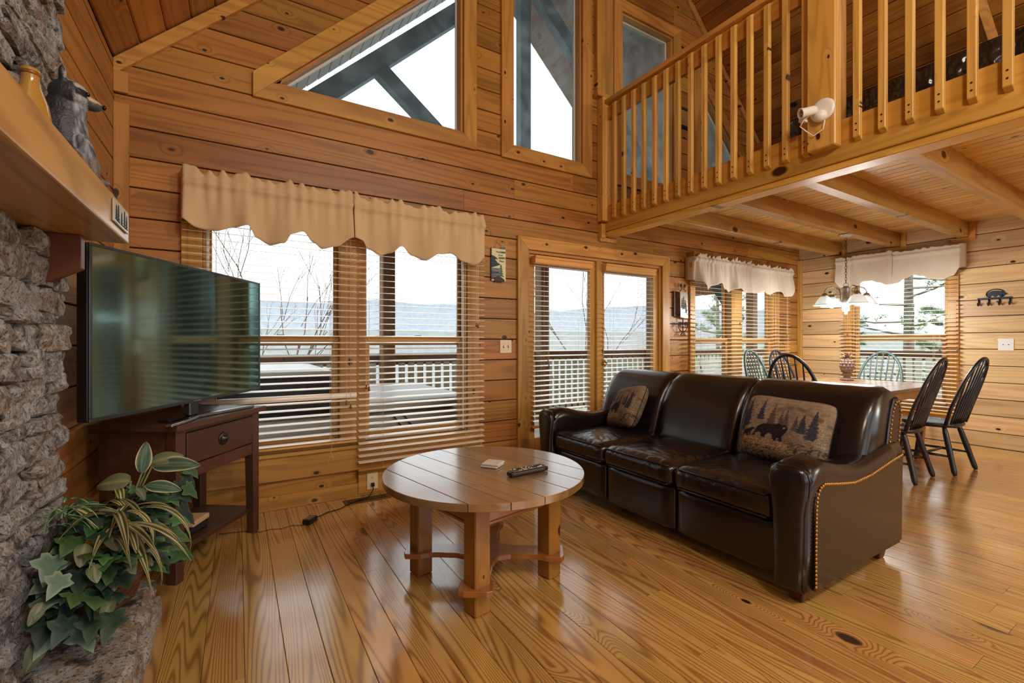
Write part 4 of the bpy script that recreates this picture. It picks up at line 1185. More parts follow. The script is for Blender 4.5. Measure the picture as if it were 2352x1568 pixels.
# local x along the screen, -y the viewing side
TB = 0.874 - SH
BEZ = plain('bezel_gunmetal', rgb(74, 82, 86), 0.3, 0.8)
SCR = NT('tv_screen')
SCR.set(Base_Color=rgb(10, 16, 18), Roughness=0.085, Specular_IOR_Level=0.5, IOR=4.2, Specular_Tint=(0.6, 1.0, 0.95, 1))
rbox(0, TVW, 0.008, 0.055, TB, TB + TVH).build('back_shell', BLACKP, tv, bevel=0.004)
rbox(0.012, TVW - 0.012, 0.0035, 0.009, TB + 0.016, TB + TVH - 0.012).build('screen', SCR.m, tv)
for nm, b in (('bezel', (0, TVW, 0, 0.01, TB, TB + 0.017)), ('bezel', (0, TVW, 0, 0.01, TB + TVH - 0.012, TB + TVH)), ('bezel', (0, 0.013, 0, 0.01, TB + 0.017, TB + TVH - 0.012)), ('bezel', (TVW - 0.013, TVW, 0, 0.01, TB + 0.017, TB + TVH - 0.012))):
    rbox(*b).build(nm, BEZ, tv, bevel=0.0015)
SILV = plain('foot_silver', rgb(150, 156, 158), 0.25, 0.9)
ft = []
ctr = TVW * 0.5
L_ = [(0.35, -0.055), (0.45, -0.045), (0.56, -0.022), (0.64, 0.0), (0.74, -0.02), (0.87, -0.05), (1.02, -0.085)]
m = MB(); rings = []
for i, (x, y) in enumerate(L_):
    a = L_[max(i - 1, 0)]; b = L_[min(i + 1, len(L_) - 1)]
    d = Vector((b[0] - a[0], b[1] - a[1])).normalized(); nn = Vector((-d.y, d.x))
    w = 0.016
    rings.append([(x - nn.x * w, y - nn.y * w, 0), (x + nn.x * w, y + nn.y * w, 0), (x + nn.x * w, y + nn.y * w, 0.014), (x - nn.x * w, y - nn.y * w, 0.014)])
m.loft(rings).build('foot', SILV, tv, bevel=0.003)
rbox(ctr - 0.035, ctr + 0.035, 0.014, 0.05, 0.012, TB + 0.1).build('neck', BEZ, tv, bevel=0.006)
rbox(ctr - 0.16, ctr + 0.16, 0.03, 0.09, 0, 0.012).build('rear_foot', BLACKP, tv, bevel=0.003)
rbox(ctr - 0.03, ctr + 0.03, -0.0012, 0, TB + 0.005, TB + 0.011).build('brand_badge', SILV, tv)
m = MB().tube([st_world(0.55, 0.36, SH + 0.03), st_world(0.60, 0.33, SH + 0.012), st_world(0.64, 0.25, SH + 0.005)], 0.003, 6)
solo(m, 'cable', BLACKP, 'thin black cable trailing over the corner of the television stand', 'cable', smooth=True)

# ------------------------------------------------------------------ floor vent, plug, power brick and lead
VENT = plain('vent_brown', rgb(120, 92, 52), 0.45, 0.5)
vt = thing('floor_vent', 'brown metal floor vent under the living room window', 'vent', (0.845, 3.525, 0.001))
rbox(-0.17, 0.17, -0.055, 0.055, 0, 0.003).build('plate', VENT, vt, bevel=0.001)
rbox(-0.145, 0.145, -0.033, 0.033, 0.003, 0.0034).build('opening', DARK, vt)
for i in range(20):
    x = -0.138 + i * 0.0145
    rbox(x - 0.0025, x + 0.0025, -0.033, 0.033, 0.0034, 0.0055).build('louver', VENT, vt)
rbox(-0.145, 0.145, -0.0018, 0.0018, 0.0034, 0.0058).build('bar', VENT, vt)
pb = thing('power_brick', 'black power brick lying on the floorboards below the window', 'power brick', (0.41, 3.267, 0.001), 0.9)
rbox(-0.045, 0.045, -0.028, 0.028, 0, 0.034).build('case', BLACKP, pb, bevel=0.006, seg=2)
rbox(-0.03, 0.03, -0.02, 0.02, 0.034, 0.0345).build('rating_label', plain('label_grey', rgb(120, 110, 100), 0.5), pb)
ld = thing('power_lead', 'black power lead running from the outlet across the vent to the brick', 'power lead', (0.905, D - 0.06, 0.07))
rbox(0.893, 0.917, D - 0.062, D - 0.0415, 0.069, 0.097).build('plug', BLACKP, ld, bevel=0.003, world=True)
MB().tube([(0.905, D - 0.062, 0.08), (0.90, D - 0.085, 0.055), (0.87, D - 0.10, 0.02), (0.84, D - 0.12, 0.0115), (0.72, D - 0.17, 0.0095), (0.62, D - 0.24, 0.0045), (0.54, D - 0.26, 0.0045), (0.47, D - 0.32, 0.006), (0.437, D - 0.352, 0.02)], 0.0036, 6).build('cord', BLACKP, ld, world=True, smooth=True)
thin = [(0.385, 3.232, 0.012), (0.36, 3.24, 0.004), (0.30, 3.27, 0.003), (0.24, 3.25, 0.003), (0.18, 3.275, 0.003), (0.12, 3.262, 0.003), (0.05, 3.32, 0.003), (-0.1, 3.36, 0.003)]
solo(MB().tube(thin, 0.0018, 5), 'cable', BLACKP, 'thin black wire on the floor from the brick to the television stand', 'cable', smooth=True)

# ------------------------------------------------------------------ basket of artificial foliage on the hearth
def leaf_grid(outline, bend, nu=6, cup=0.15, colfn=None, fold=0.25, name='leaf'):
    """leaf along +x, half width given by outline(t) -> w, curved down by bend"""
    m = MB(); rows = []; ts = [i / 14 for i in range(15)]
    L = 1.0
    for t in ts:
        w = outline(t); row = []
        a = bend * t
        x = (math.sin(a) / bend if abs(bend) > 1e-3 else t); z = -((1 - math.cos(a)) / bend if abs(bend) > 1e-3 else 0)
        for k in range(-nu // 2, nu // 2 + 1):
            s = k / (nu / 2)
            row.append((x + math.sin(a) * 0.0, s * w, z + abs(s) * w * fold - cup * w * (s * s) + 0.012 * math.sin(9 * t + 3 * s)))
        rows.append(row)
    m.loft(rows, closed=False, cap=False)
    me = m.mesh(name, smooth=True)
    a = me.color_attributes.new('Col', 'FLOAT_COLOR', 'POINT')
    n = nu + 1
    for i in range(len(me.vertices)):
        t = ts[i // n]; s = (i % n - nu / 2) / (nu / 2)
        a.data[i].color = colfn(t, s)
    return me
def ivy_outline(pts, colf):
    m = MB(); n = len(pts)
    rings = []
    vs = [(0.30, 0, 0.04)]
    cols = [(0, 0)]
    for f in (0.55, 1.0):
        for i, (x, y) in enumerate(pts):
            px, py = 0.3 + (x - 0.3) * f, y * f
            vs.append((px, py, 0.05 * (1 - f) - 0.16 * abs(py) * abs(py) * 2 - 0.10 * max(0, px - 0.4) ** 2 + 0.03 * math.sin(i * 2.1) * f))
            cols.append((f, i))
    F = []
    for i in range(n):
        j = (i + 1) % n
        F.append((0, 1 + i, 1 + j)); F.append((1 + i, 1 + n + i, 1 + n + j, 1 + j))
    m.add(vs, F)
    me = m.mesh('leaf', smooth=True)
    a = me.color_attributes.new('Col', 'FLOAT_COLOR', 'POINT')
    for i, v in enumerate(me.vertices):
        a.data[i].color = colf(*cols[i])
    return me
LEAFM = attr_mat('foliage', 0.5, spec=0.35, vari=0.35)
ivy_pts = [(0.0, 0.0), (-0.12, 0.16), (-0.10, 0.30), (0.08, 0.30), (0.16, 0.52), (0.34, 0.40), (0.46, 0.26), (0.68, 0.18), (1.0, 0.0), (0.68, -0.18), (0.46, -0.26), (0.34, -0.40), (0.16, -0.52), (0.08, -0.30), (-0.10, -0.30), (-0.12, -0.16)]
def G(*c): return rgb(*c)
ivyA = ivy_outline(ivy_pts, lambda f, i: G(24, 46, 34) if f < 0.9 else G(44, 70, 50))
ivyB = ivy_outline(ivy_pts, lambda f, i: G(58, 92, 52) if f < 0.9 else G(82, 116, 72))
ivyC = ivy_outline(ivy_pts, lambda f, i: G(84, 108, 92) if f < 0.9 else G(122, 140, 120))
long_w = lambda t: 0.042 * (1 - t) ** 0.35 * (0.45 + 1.2 * math.sin(PI * min(1, t * 1.1 + 0.12)) ** 0.7) if t < 1 else 0.003
def stripe_col(t, s):
    k = abs(s)
    if k < 0.25: return G(222, 204, 150)
    if k < 0.55: return G(62, 78, 42)
    if k < 0.8: return G(178, 168, 112)
    return G(52, 70, 40)
stripe = leaf_grid(long_w, 2.2, 8, colfn=stripe_col, fold=0.5)
stripe2 = leaf_grid(long_w, 1.3, 8, colfn=stripe_col, fold=0.5)
hosta_w = lambda t: 0.20 * math.sin(PI * t ** 0.8) ** 0.75 + 0.004
def hosta_col(t, s):
    k = abs(s)
    if k > 0.88: return G(206, 196, 150)
    return G(84, 104, 84) if int(k * 7) % 2 else G(52, 78, 58)
hosta = leaf_grid(hosta_w, 0.7, 10, colfn=hosta_col, fold=0.2)
oval = leaf_grid(lambda t: 0.26 * math.sin(PI * t ** 0.7) ** 0.7 + 0.004, 0.8, 6, colfn=lambda t, s: G(96, 104, 78) if abs(s) > 0.2 else G(130, 134, 100), fold=0.15)
spike = leaf_grid(lambda t: 0.035 * (1 - t) ** 0.5 + 0.002, 1.0, 4, colfn=lambda t, s: G(168, 188, 150) if abs(s) < 0.4 else G(66, 110, 72))
BX, BY, BZ = -0.43, 2.33, 0.20
pt = thing('foliage_basket', 'wicker basket of mixed artificial ivy and striped leaves on the hearth', 'plant', (BX, BY, BZ))
WICK = plain('wicker_brown', rgb(96, 56, 28), 0.7, nz=0.4, bump=0.8, bscale=90)
m = MB()
for k in range(7):
    z = 0.012 + k * 0.022; r = 0.085 + 0.035 * (k / 6)
    m2 = MB().tube([((r + 0.004 * (i % 2)) * math.cos(2 * PI * i / 28) * 0.9, (r + 0.004 * (i % 2)) * 1.55 * math.sin(2 * PI * i / 28), z) for i in range(29)], 0.0125, 6)
    m2.build('wicker_band', WICK, pt, smooth=True)
MB().lathe([(0.0, 0.002), (0.07, 0.002), (0.10, 0.14), (0.0, 0.14)], 16).move(lambda v: Vector((v.x * 0.85, v.y * 1.45, v.z))).build('moss', plain('moss_dark', rgb(34, 30, 20), 0.9), pt)
rr = random.Random(77)
STEM = plain('stem_green', rgb(104, 112, 62), 0.6)
def put(me, root, tip_dir, up, size, roll=0.0, name='leaf'):
    o = bpy.data.objects.new(name, me); COL.objects.link(o); o.parent = pt
    if not me.materials: me.materials.append(LEAFM)
    x = Vector(tip_dir).normalized(); z = Vector(up)
    z = (z - x * z.dot(x)); z = z.normalized() if z.length > 1e-4 else frame_from(x)[0]
    y = z.cross(x)
    M = Matrix((x, y, z)).transposed()
    o.matrix_local = Matrix.Translation(root) @ M.to_4x4() @ Matrix.Rotation(roll, 4, 'X') @ Matrix.Scale(size, 4)
    return o
VIEW = Vector((0.43, -1.98, 1.0)).normalized()
# mound of ivy
for i in range(195):
    a = rr.uniform(0, 2 * PI); r = rr.uniform(0.25, 1.0) ** 0.6
    px = 0.15 * r * math.cos(a) + 0.03; py = 0.36 * r * math.sin(a) - 0.14
    pz = 0.44 - 0.24 * r * r + rr.uniform(-0.05, 0.04)
    if px < -0.10: px = -0.10 + rr.uniform(0, 0.03)
    pz = max(pz, 0.035 if px > 0.10 else 0.06)
    outd = Vector((px * 1.4 + rr.uniform(-0.06, 0.06), py + rr.uniform(-0.12, 0.12), rr.uniform(-0.16, 0.06)))
    nrm = Vector((px * 2.0 + 0.25, py * 1.4 - 0.25, 0.45)) + Vector((rr.uniform(-0.3, 0.3), rr.uniform(-0.3, 0.3), rr.uniform(-0.2, 0.3)))
    me = rr.choice((ivyA, ivyA, ivyA, ivyB, ivyC, oval, ivyA))
    put(me, (px, py, pz), outd, nrm, rr.uniform(0.05, 0.095))
# ivy sprays reaching out to the room side and hanging to the near end
for i in range(16):
    f = i / 15; py = lerp(0.24, 0.08, f) + rr.uniform(-0.04, 0.04); px = 0.14 + rr.uniform(0, 0.09); pz = lerp(0.40, 0.12, f) + rr.uniform(-0.05, 0.05)
    put(rr.choice((ivyA, ivyB, ivyC, ivyB)), (px, py, pz), (0.5, 0.15, -0.6 + rr.uniform(-0.3, 0.3)), (0.7, -0.5, 0.5), rr.uniform(0.08, 0.12))
for i in range(26):
    px = rr.uniform(-0.06, 0.10); py = -0.36 - rr.uniform(0, 0.14); pz = rr.uniform(0.10, 0.34)
    put(rr.choice((ivyA, ivyA, ivyC, oval)), (px, py, max(pz, 0.04)), (rr.uniform(-0.3, 0.5), -0.6, -0.5), (0.5, -0.5, 0.6), rr.uniform(0.06, 0.10))
# arching striped blades
for i in range(26):
    a = rr.choice((-0.54, 2.6, -0.9, -2.4)) + rr.uniform(-0.45, 0.45); l = rr.uniform(0.20, 0.34)
    put(rr.choice((stripe, stripe2, stripe2)), (0.06 + rr.uniform(-0.03, 0.04), -0.22 + rr.uniform(-0.16, 0.14), 0.40 + rr.uniform(-0.09, 0.05)), (math.cos(a) * (0.35 if math.cos(a) < 0 else 1), math.sin(a), rr.uniform(0.05, 0.45)), (0, 0, 1), l if math.cos(a) > 0 else l * 0.85)
for i in range(22):
    a = rr.uniform(0, 2 * PI)
    put(spike, (-0.03 + rr.uniform(-0.03, 0.03), -0.42 + rr.uniform(-0.05, 0.05), 0.46 + rr.uniform(-0.03, 0.05)), (math.cos(a) * (0.4 if math.cos(a) < 0 else 1), math.sin(a), rr.uniform(-0.3, 0.7)), (0, 0, 1), rr.uniform(0.07, 0.13))
# tall hosta leaves at the far end
tall = [((0.10, 0.0, 0.47), (0.12, 0.0, 0.9), 0.13, hosta), ((0.13, 0.02, 0.49), (0.9, -0.3, 0.12), 0.17, hosta), ((0.07, -0.02, 0.45), (-0.85, 0.2, 0.1), 0.14, oval), ((0.11, 0.0, 0.42), (0.85, -0.3, -0.05), 0.13, hosta),
        ((0.12, 0.03, 0.50), (0.75, -0.2, 0.3), 0.12, oval)]
for r_, d_, s_, me in tall:
    put(me, r_, d_, (0.2, -0.75, 0.6), s_)
    MB().tube([(0.03, -0.08, 0.22), (r_[0] * 0.4, lerp(0.1, r_[1], 0.5), r_[2] * 0.62), r_], 0.0035, 6).build('stem', STEM, pt, smooth=True)
# ------------------------------------------------------------------ leather sofa
def leather(name, col, wr=0.0, rough=0.3):
    t = NT(name)
    geo = t.new('ShaderNodeNewGeometry'); P = geo.outputs['Position']
    n = t.noise(P, 4, 4, 0.6)
    c = t.mix(t.maprange(n, 0.3, 0.75), tuple(x * 0.88 for x in col[:3]) + (1,), tuple(x * 1.12 for x in col[:3]) + (1,))
    r = t.math('ADD', rough - 0.08, t.math('MULTIPLY', t.noise(P, 3, 2, 0.5), 0.12))
    t.set(Base_Color=c, Roughness=r, Specular_IOR_Level=0.55, Coat_Weight=0.12, Coat_Roughness=0.3)
    h = t.math('MULTIPLY', t.noise(P, 420, 2, 0.5), 0.03)
    if wr > 0:
        w1 = t.noise(t.vmath('MULTIPLY', P, (1.0, 0.9, 0.6)), 11, 1.5, 0.4)
        cr = t.math('ABSOLUTE', t.math('SUBTRACT', w1, 0.5))
        h = t.math('ADD', h, t.math('MULTIPLY', t.maprange(cr, 0.0, 0.16), wr))
    t.bump(h, 0.5, 0.012)
    MATS[name] = t.m
    return t.m
LEA = leather('sofa_leather', rgb(27, 21, 22), 0.0, 0.24)
LEAW = leather('sofa_leather_creased', rgb(29, 22, 22), 0.32, 0.23)
NAIL = plain('nail_brass', rgb(176, 132, 72), 0.35, 0.9)
FOOT = wood('sofa_foot_wood', 'z', rgb(92, 52, 30), rgb(62, 32, 18), naxis='y', freq=10, contrast=0.5, knots=3, knot_gate=0, rough=0.35)
SX0, SY0 = 2.17, 1.05
sf = thing('leather_sofa', 'dark brown leather three seat sofa with brass nailhead trim', 'sofa', (SX0, SY0, 0))
# local: x = depth (0 front), y = along the length (0 = near end)
def soft(x0, x1, y0, y1, z0, z1, bev, seg=4, puff=0.0, puffax='x', sub=10):
    bm = bmesh.new()
    bmesh.ops.create_cube(bm, size=1.0)
    bmesh.ops.subdivide_edges(bm, edges=bm.edges, cuts=sub, use_grid_fill=True)
    c = Vector(((x0 + x1) / 2, (y0 + y1) / 2, (z0 + z1) / 2)); s = Vector((x1 - x0, y1 - y0, z1 - z0))
    for v in bm.verts:
        p = Vector((v.co.x * s.x, v.co.y * s.y, v.co.z * s.z))
        # rounded box
        h = s / 2 - Vector((bev, bev, bev))
        q = Vector((max(-h.x, min(h.x, p.x)), max(-h.y, min(h.y, p.y)), max(-h.z, min(h.z, p.z))))
        d = p - q
        if d.length > 1e-6:
            # push to sphere of radius bev
            m_ = max(abs(d.x), abs(d.y), abs(d.z)) / bev
            p = q + d.normalized() * bev * min(1.0, m_)
        f = (1 - (2 * v.co.x) ** 2 if puffax != 'x' else 1) * (1 - (2 * v.co.y) ** 2 if puffax != 'y' else 1) * (1 - (2 * v.co.z) ** 2 if puffax != 'z' else 1)
        if puff:
            k = {'x': 0, 'y': 1, 'z': 2}[puffax]
            p[k] += puff * max(0, f) * (1 if v.co[k] > 0 else -1)
        v.co = c + p
    me = bpy.data.meshes.new('soft'); bm.to_mesh(me); bm.free()
    for f in me.polygons: f.use_smooth = True
    return me
rbox(0.10, 0.92, 0.13, 1.95, 0.085, 0.335).build('base', LEA, sf, bevel=0.01)
ys = (0.15, 0.745, 1.335, 1.92)
for a, b in zip(ys, ys[1:]):
    me = soft(0.035, 0.12, a + 0.004, b - 0.004, 0.075, 0.34, 0.03, puff=0.006, puffax='x'); link('front_panel', me, LEA, sf)
    me = soft(0.0, 0.70, a + 0.003, b - 0.003, 0.335, 0.475, 0.05, puff=0.028, puffax='z', sub=14)
    cu = link('seat_cushion', me, LEAW, sf)
    for zz in (0.462, 0.352):
        pts = [(0.028, a + 0.03, zz), (0.006, a + 0.045, zz), (0.004, (a + b) / 2, zz + (0.002)), (0.006, b - 0.045, zz), (0.028, b - 0.03, zz)]
        MB().tube(pts, 0.005, 6).build('piping', LEA, cu, smooth=True)
# back: three plump panels rolled over the top
def back_panel(y0, y1, n=22):
    prof = [(0.60, 0.40), (0.615, 0.50), (0.645, 0.60), (0.69, 0.72), (0.745, 0.82), (0.81, 0.895), (0.885, 0.938), (0.965, 0.948), (1.04, 0.925), (1.095, 0.87), (1.12, 0.80), (1.115, 0.70), (1.085, 0.62), (1.06, 0.50), (1.02, 0.36), (0.80, 0.36)]
    cx, cz = 0.90, 0.66
    rings = []
    for i in range(n + 1):
        f = i / n; y = lerp(y0, y1, f)
        e = min(f, 1 - f) * (y1 - y0)
        k = 1.0 if e > 0.07 else 1 - 0.115 * (1 - math.sqrt(max(0, 1 - (1 - e / 0.07) ** 2)))
        rings.append([(cx + (x - cx) * k, y, cz + (z - cz) * (0.3 + 0.7 * k) if z > cz else z) for x, z in prof])
    return MB().loft(rings)
for a, b in ((0.035, 0.765), (0.765, 1.42), (1.42, 2.07)):
    p = back_panel(a, b); o = p.build('backrest', LEA, sf, smooth=True)
MB().prism([(0.92, 0.10), (1.02, 0.10), (1.11, 0.70), (1.0, 0.74)], lambda u, v, d: (u, d, v), 0.03, 2.05).build('back_panel', LEA, sf, bevel=0.01)
# arms
def arm(y0, y1):
    top = [(0.0, 0.56), (0.02, 0.605), (0.06, 0.64), (0.12, 0.655), (0.20, 0.645), (0.32, 0.61), (0.46, 0.585), (0.60, 0.585), (0.75, 0.61), (0.90, 0.635), (1.01, 0.64)]
    rings = []
    w = (y1 - y0) / 2; yc = (y0 + y1) / 2
    for x, z in top:
        fr = min(1.0, x / 0.05); k = 0.86 + 0.14 * math.sqrt(max(0, 1 - (1 - fr) ** 2))
        wt = w * (1.08 if True else 1)
        R = []
        pro = [(-0.92, 0.08), (-0.94, 0.25), (-0.97, 0.40), (-1.02, z - 0.14), (-1.10, z - 0.075), (-1.02, z - 0.03), (-0.75, z - 0.006), (-0.3, z + 0.004), (0.3, z + 0.004), (0.75, z - 0.006), (1.02, z - 0.03), (1.10, z - 0.075), (1.02, z - 0.14), (0.97, 0.40), (0.94, 0.25), (0.92, 0.08)]
        for a, zz in pro: R.append((x - 0.012, yc + a * wt * k, zz))
        rings.append(R)
    return MB().loft(rings)
for y0, y1 in ((0.0, 0.155), (1.915, 2.07)):
    arm(y0, y1).build('arm', LEA, sf, smooth=True)
    # rounded front facing of the arm
    yc = (y0 + y1) / 2
    prof = [(0.062, 0.07), (0.066, 0.25), (0.070, 0.42), (0.084, 0.52), (0.088, 0.575), (0.075, 0.615), (0.045, 0.635)]
    out = [(yc + w, z) for w, z in prof] + [(yc - w, z) for w, z in prof[::-1]]
    rings = [[(0.03, y, z) for y, z in out], [(-0.008, y, z) for y, z in out], [(-0.022, yc + (y - yc) * 0.93, 0.36 + (z - 0.36) * 0.985) for y, z in out], [(-0.03, yc + (y - yc) * 0.72, 0.36 + (z - 0.36) * 0.95) for y, z in out], [(-0.034, yc + (y - yc) * 0.35, 0.36 + (z - 0.36) * 0.9) for y, z in out]]
    MB().loft(rings).build('arm_front', LEA, sf, smooth=True)
    MB().tube([(0.0, y, z) for y, z in [(yc + (y - yc) * 1.01, z) for y, z in out]], 0.005, 6).build('arm_piping', LEA, sf, smooth=True)
# outer side panel of the near arm
pn = [(0.045, 0.075), (0.985, 0.10), (1.0, 0.57), (0.85, 0.552), (0.6, 0.515), (0.42, 0.505), (0.26, 0.525), (0.13, 0.545), (0.06, 0.52), (0.045, 0.46)]
for yy, s in ((0.0, -1), (2.07, 1)):
    MB().prism(pn, lambda u, v, d: (u, d, v), yy + s * -0.008, yy + s * 0.013).build('side_panel', LEA, sf, bevel=0.005, angle=0.9)
def nails(pts, ax_y, step=0.0165, r=0.0075):
    m = MB(); acc = 0.0
    P = [Vector(p) for p in pts]
    for a, b in zip(P, P[1:]):
        L = (b - a).length; d = acc
        while d < L:
            c = a + (b - a) * (d / L)
            m.ell(c, (r, 0.006, r) if ax_y else (0.006, r, r), 8, 4)
            d += step
        acc = d - L
    return m
npts = [(0.045, 0.10), (0.047, 0.30), (0.052, 0.44), (0.060, 0.495), (0.085, 0.535), (0.13, 0.548), (0.26, 0.528), (0.42, 0.508), (0.6, 0.518), (0.85, 0.556), (1.0, 0.575)]
o = nails([(x, -0.014, z) for x, z in npts], True, 0.018, 0.0085).build('nailhead_trim', NAIL, sf, smooth=True, label='row of brass nailheads around the near side panel'); o['kind'] = 'stuff'
# scrolled end of the back with its own nails
ep = [(0.90, 0.60), (0.93, 0.72), (0.965, 0.82), (1.0, 0.875), (1.045, 0.885), (1.085, 0.855), (1.095, 0.79), (1.075, 0.70), (1.06, 0.60)]
for yy, s in ((0.035, -1), (2.07, 1)):
    MB().prism(ep, lambda u, v, d: (u, d, v), yy + s * -0.01, yy + s * 0.010).build('back_end_cap', LEA, sf, bevel=0.006, angle=0.9)
    e2 = [(0.925, 0.62), (0.945, 0.72), (0.975, 0.81), (1.01, 0.855), (1.05, 0.86), (1.075, 0.83), (1.08, 0.78), (1.06, 0.70), (1.045, 0.62)]
    if s < 0:
        o = nails([(x, yy + s * 0.012, z) for x, z in e2], True, 0.024).build('nailhead_trim', NAIL, sf, smooth=True); o['kind'] = 'stuff'
for x, y in ((0.03, 0.03), (0.03, 1.94), (0.84, 0.03), (0.84, 1.94)):
    MB().hexa([(x + 0.012, y + 0.012, 0.001), (x + 0.068, y + 0.012, 0.001), (x + 0.068, y + 0.068, 0.001), (x + 0.012, y + 0.068, 0.001), (x, y, 0.085), (x + 0.085, y, 0.085), (x + 0.085, y + 0.085, 0.085), (x, y + 0.085, 0.085)]).build('foot', FOOT, sf, bevel=0.004)

# ------------------------------------------------------------------ tapestry cushions
def in_poly(p, poly):
    x, y = p; c = False; n = len(poly)
    for i in range(n):
        x1, y1 = poly[i]; x2, y2 = poly[i - 1]
        if (y1 > y) != (y2 > y) and x < (x2 - x1) * (y - y1) / (y2 - y1) + x1: c = not c
    return c
BEAR = [(0.21, 0.285), (0.25, 0.30), (0.245, 0.33), (0.285, 0.36), (0.315, 0.345), (0.31, 0.30), (0.345, 0.285), (0.37, 0.29), (0.365, 0.325), (0.40, 0.365), (0.435, 0.36), (0.45, 0.29), (0.475, 0.265), (0.50, 0.27), (0.49, 0.29), (0.505, 0.33), (0.515, 0.28), (0.545, 0.265), (0.56, 0.28), (0.545, 0.34), (0.575, 0.40), (0.595, 0.45), (0.59, 0.50), (0.565, 0.525), (0.53, 0.515), (0.49, 0.535), (0.47, 0.525), (0.44, 0.51), (0.36, 0.50), (0.30, 0.485), (0.255, 0.44), (0.235, 0.385)]
CUB = [(0.085, 0.27), (0.11, 0.275), (0.105, 0.30), (0.13, 0.29), (0.135, 0.265), (0.155, 0.265), (0.155, 0.30), (0.165, 0.33), (0.175, 0.275), (0.19, 0.285), (0.185, 0.345), (0.215, 0.38), (0.235, 0.385), (0.22, 0.41), (0.205, 0.42), (0.195, 0.415), (0.17, 0.395), (0.12, 0.375), (0.09, 0.35), (0.08, 0.31)]
TREES = [(0.10, 0.42, 0.16, 0.50, 0), (0.20, 0.40, 0.16, 0.56, 1), (0.31, 0.40, 0.14, 0.46, 1), (0.40, 0.44, 0.14, 0.40, 2), (0.27, 0.55, 0.10, 0.38, 0), (0.50, 0.48, 0.09, 0.27, 2), (0.55, 0.48, 0.11, 0.30, 2), (0.66, 0.46, 0.10, 0.24, 2), (0.73, 0.44, 0.13, 0.30, 0), (0.84, 0.38, 0.18, 0.46, 0), (0.93, 0.30, 0.14, 0.55, 1), (0.04, 0.35, 0.12, 0.5, 0)]
def tapestry(u, v):
    n1 = noise.noise(Vector((u * 60, v * 60, 3))); n2 = noise.noise(Vector((u * 14, v * 22, 9))); n3 = noise.noise(Vector((u * 26, v * 120, 1)))
    tan = Vector((0.30, 0.22, 0.145))
    if v > 0.5: c = tan * (0.85 + 0.35 * n2 + 0.25 * n1)
    elif v > 0.2: c = tan * (0.72 + 0.5 * n3 + 0.25 * n1)
    else: c = tan * (0.80 + 0.55 * n3 + 0.2 * n1)
    if v < 0.36 and abs(n2) < 0.10 and v < 0.30: c = c * 0.3
    if 0.18 < v < 0.29 and 0.1 < u < 0.62: c = Vector((0.32, 0.20, 0.11)) * (0.55 + 0.9 * abs(noise.noise(Vector((u * 30, v * 44, 5)))) * 2)
    if v > 0.62 and u > 0.42 and abs(v - (1.02 - 0.5 * abs(u - 0.62) - 0.2)) < 0.03 + 0.05 * n1: c = c * 0.62
    for cx, zb, w, h, k in TREES:
        if zb < v < zb + h:
            f = 1 - (v - zb) / h
            ww = w * 0.5 * f * (0.55 + 0.45 * abs(math.sin((v - zb) / h * 26)))
            if abs(u - cx) < ww * (1 + 0.5 * n1):
                if k == 0: c = Vector((0.055, 0.055, 0.075)) * (0.8 + 0.6 * n1)
                elif k == 1: c = Vector((0.30, 0.24, 0.16)) * (0.55 + 1.0 * abs(noise.noise(Vector((u * 46, v * 60, 2)))) * 1.6)
                else: c = Vector((0.12, 0.085, 0.07)) * (0.8 + 0.6 * n1)
    if in_poly((u, v), BEAR) or in_poly((u, v), CUB):
        c = Vector((0.022, 0.016, 0.018)) * (1 + 0.6 * n1)
        if (u - 0.552) ** 2 + (v - 0.475) ** 2 < 0.00022: c = Vector((0.3, 0.22, 0.15))
    return (max(0, c.x), max(0, c.y), max(0, c.z), 1)
TAP = attr_mat('tapestry', 0.9, bump=0.5, bscale=700, spec=0.1)
PIPE = plain('cushion_piping', rgb(38, 28, 26), 0.8)
def cushion(label, W, H, loc, rot, seed):
    t = thing('throw_pillow', label, 'pillow', loc, 0, 'bear tapestry pillows on the sofa')
    t.rotation_euler = rot
    n = 110; T = 0.085
    rr = random.Random(seed); off = Vector((rr.uniform(0, 9), rr.uniform(0, 9), 0))
    def sh(u, v, s):
        a, b = 2 * u - 1, 2 * v - 1
        e = max(0.0, (1 - abs(a) ** 3.2)) ** 0.55 * max(0.0, (1 - abs(b) ** 3.2)) ** 0.55
        pin = 1 - 0.05 * (abs(a) ** 2) * (1 - abs(b) ** 2) * 0 - 0.045 * (1 - abs(b) ** 2) * abs(a) ** 4 - 0.045 * (1 - abs(a) ** 2) * abs(b) ** 4
        cr = 1 - 0.10 * (abs(a) ** 5) * (abs(b) ** 5)
        wob = 0.008 * noise.noise(Vector((u * 3, v * 3, s)) + off) + 0.004 * noise.noise(Vector((u * 9, v * 9, s)) + off)
        return (a * W / 2 * pin * cr, s * (T * e + wob * e), (b * pin * cr + 1) * H / 2)
    for s, nm, k in ((-1, 'front_cover', n), (1, 'back_cover', 24)):
        m = MB()
        m.loft([[sh(i / k, j / k, s) for i in range(k + 1)] for j in range(k + 1)], closed=False, cap=False)
        me = m.mesh(nm, smooth=True)
        a = me.color_attributes.new('Col', 'FLOAT_COLOR', 'POINT')
        for q in range(len(me.vertices)):
            a.data[q].color = tapestry((q % (k + 1)) / k, (q // (k + 1)) / k)
        link(nm, me, TAP, t)
    pts = []
    for i in range(40): pts.append(sh(i / 40, 0, 0))
    for i in range(40): pts.append(sh(1, i / 40, 0))
    for i in range(40): pts.append(sh(1 - i / 40, 1, 0))
    for i in range(41): pts.append(sh(0, 1 - i / 40, 0))
    MB().tube(pts, 0.0035, 6).build('piping', PIPE, t, smooth=True)
    return t
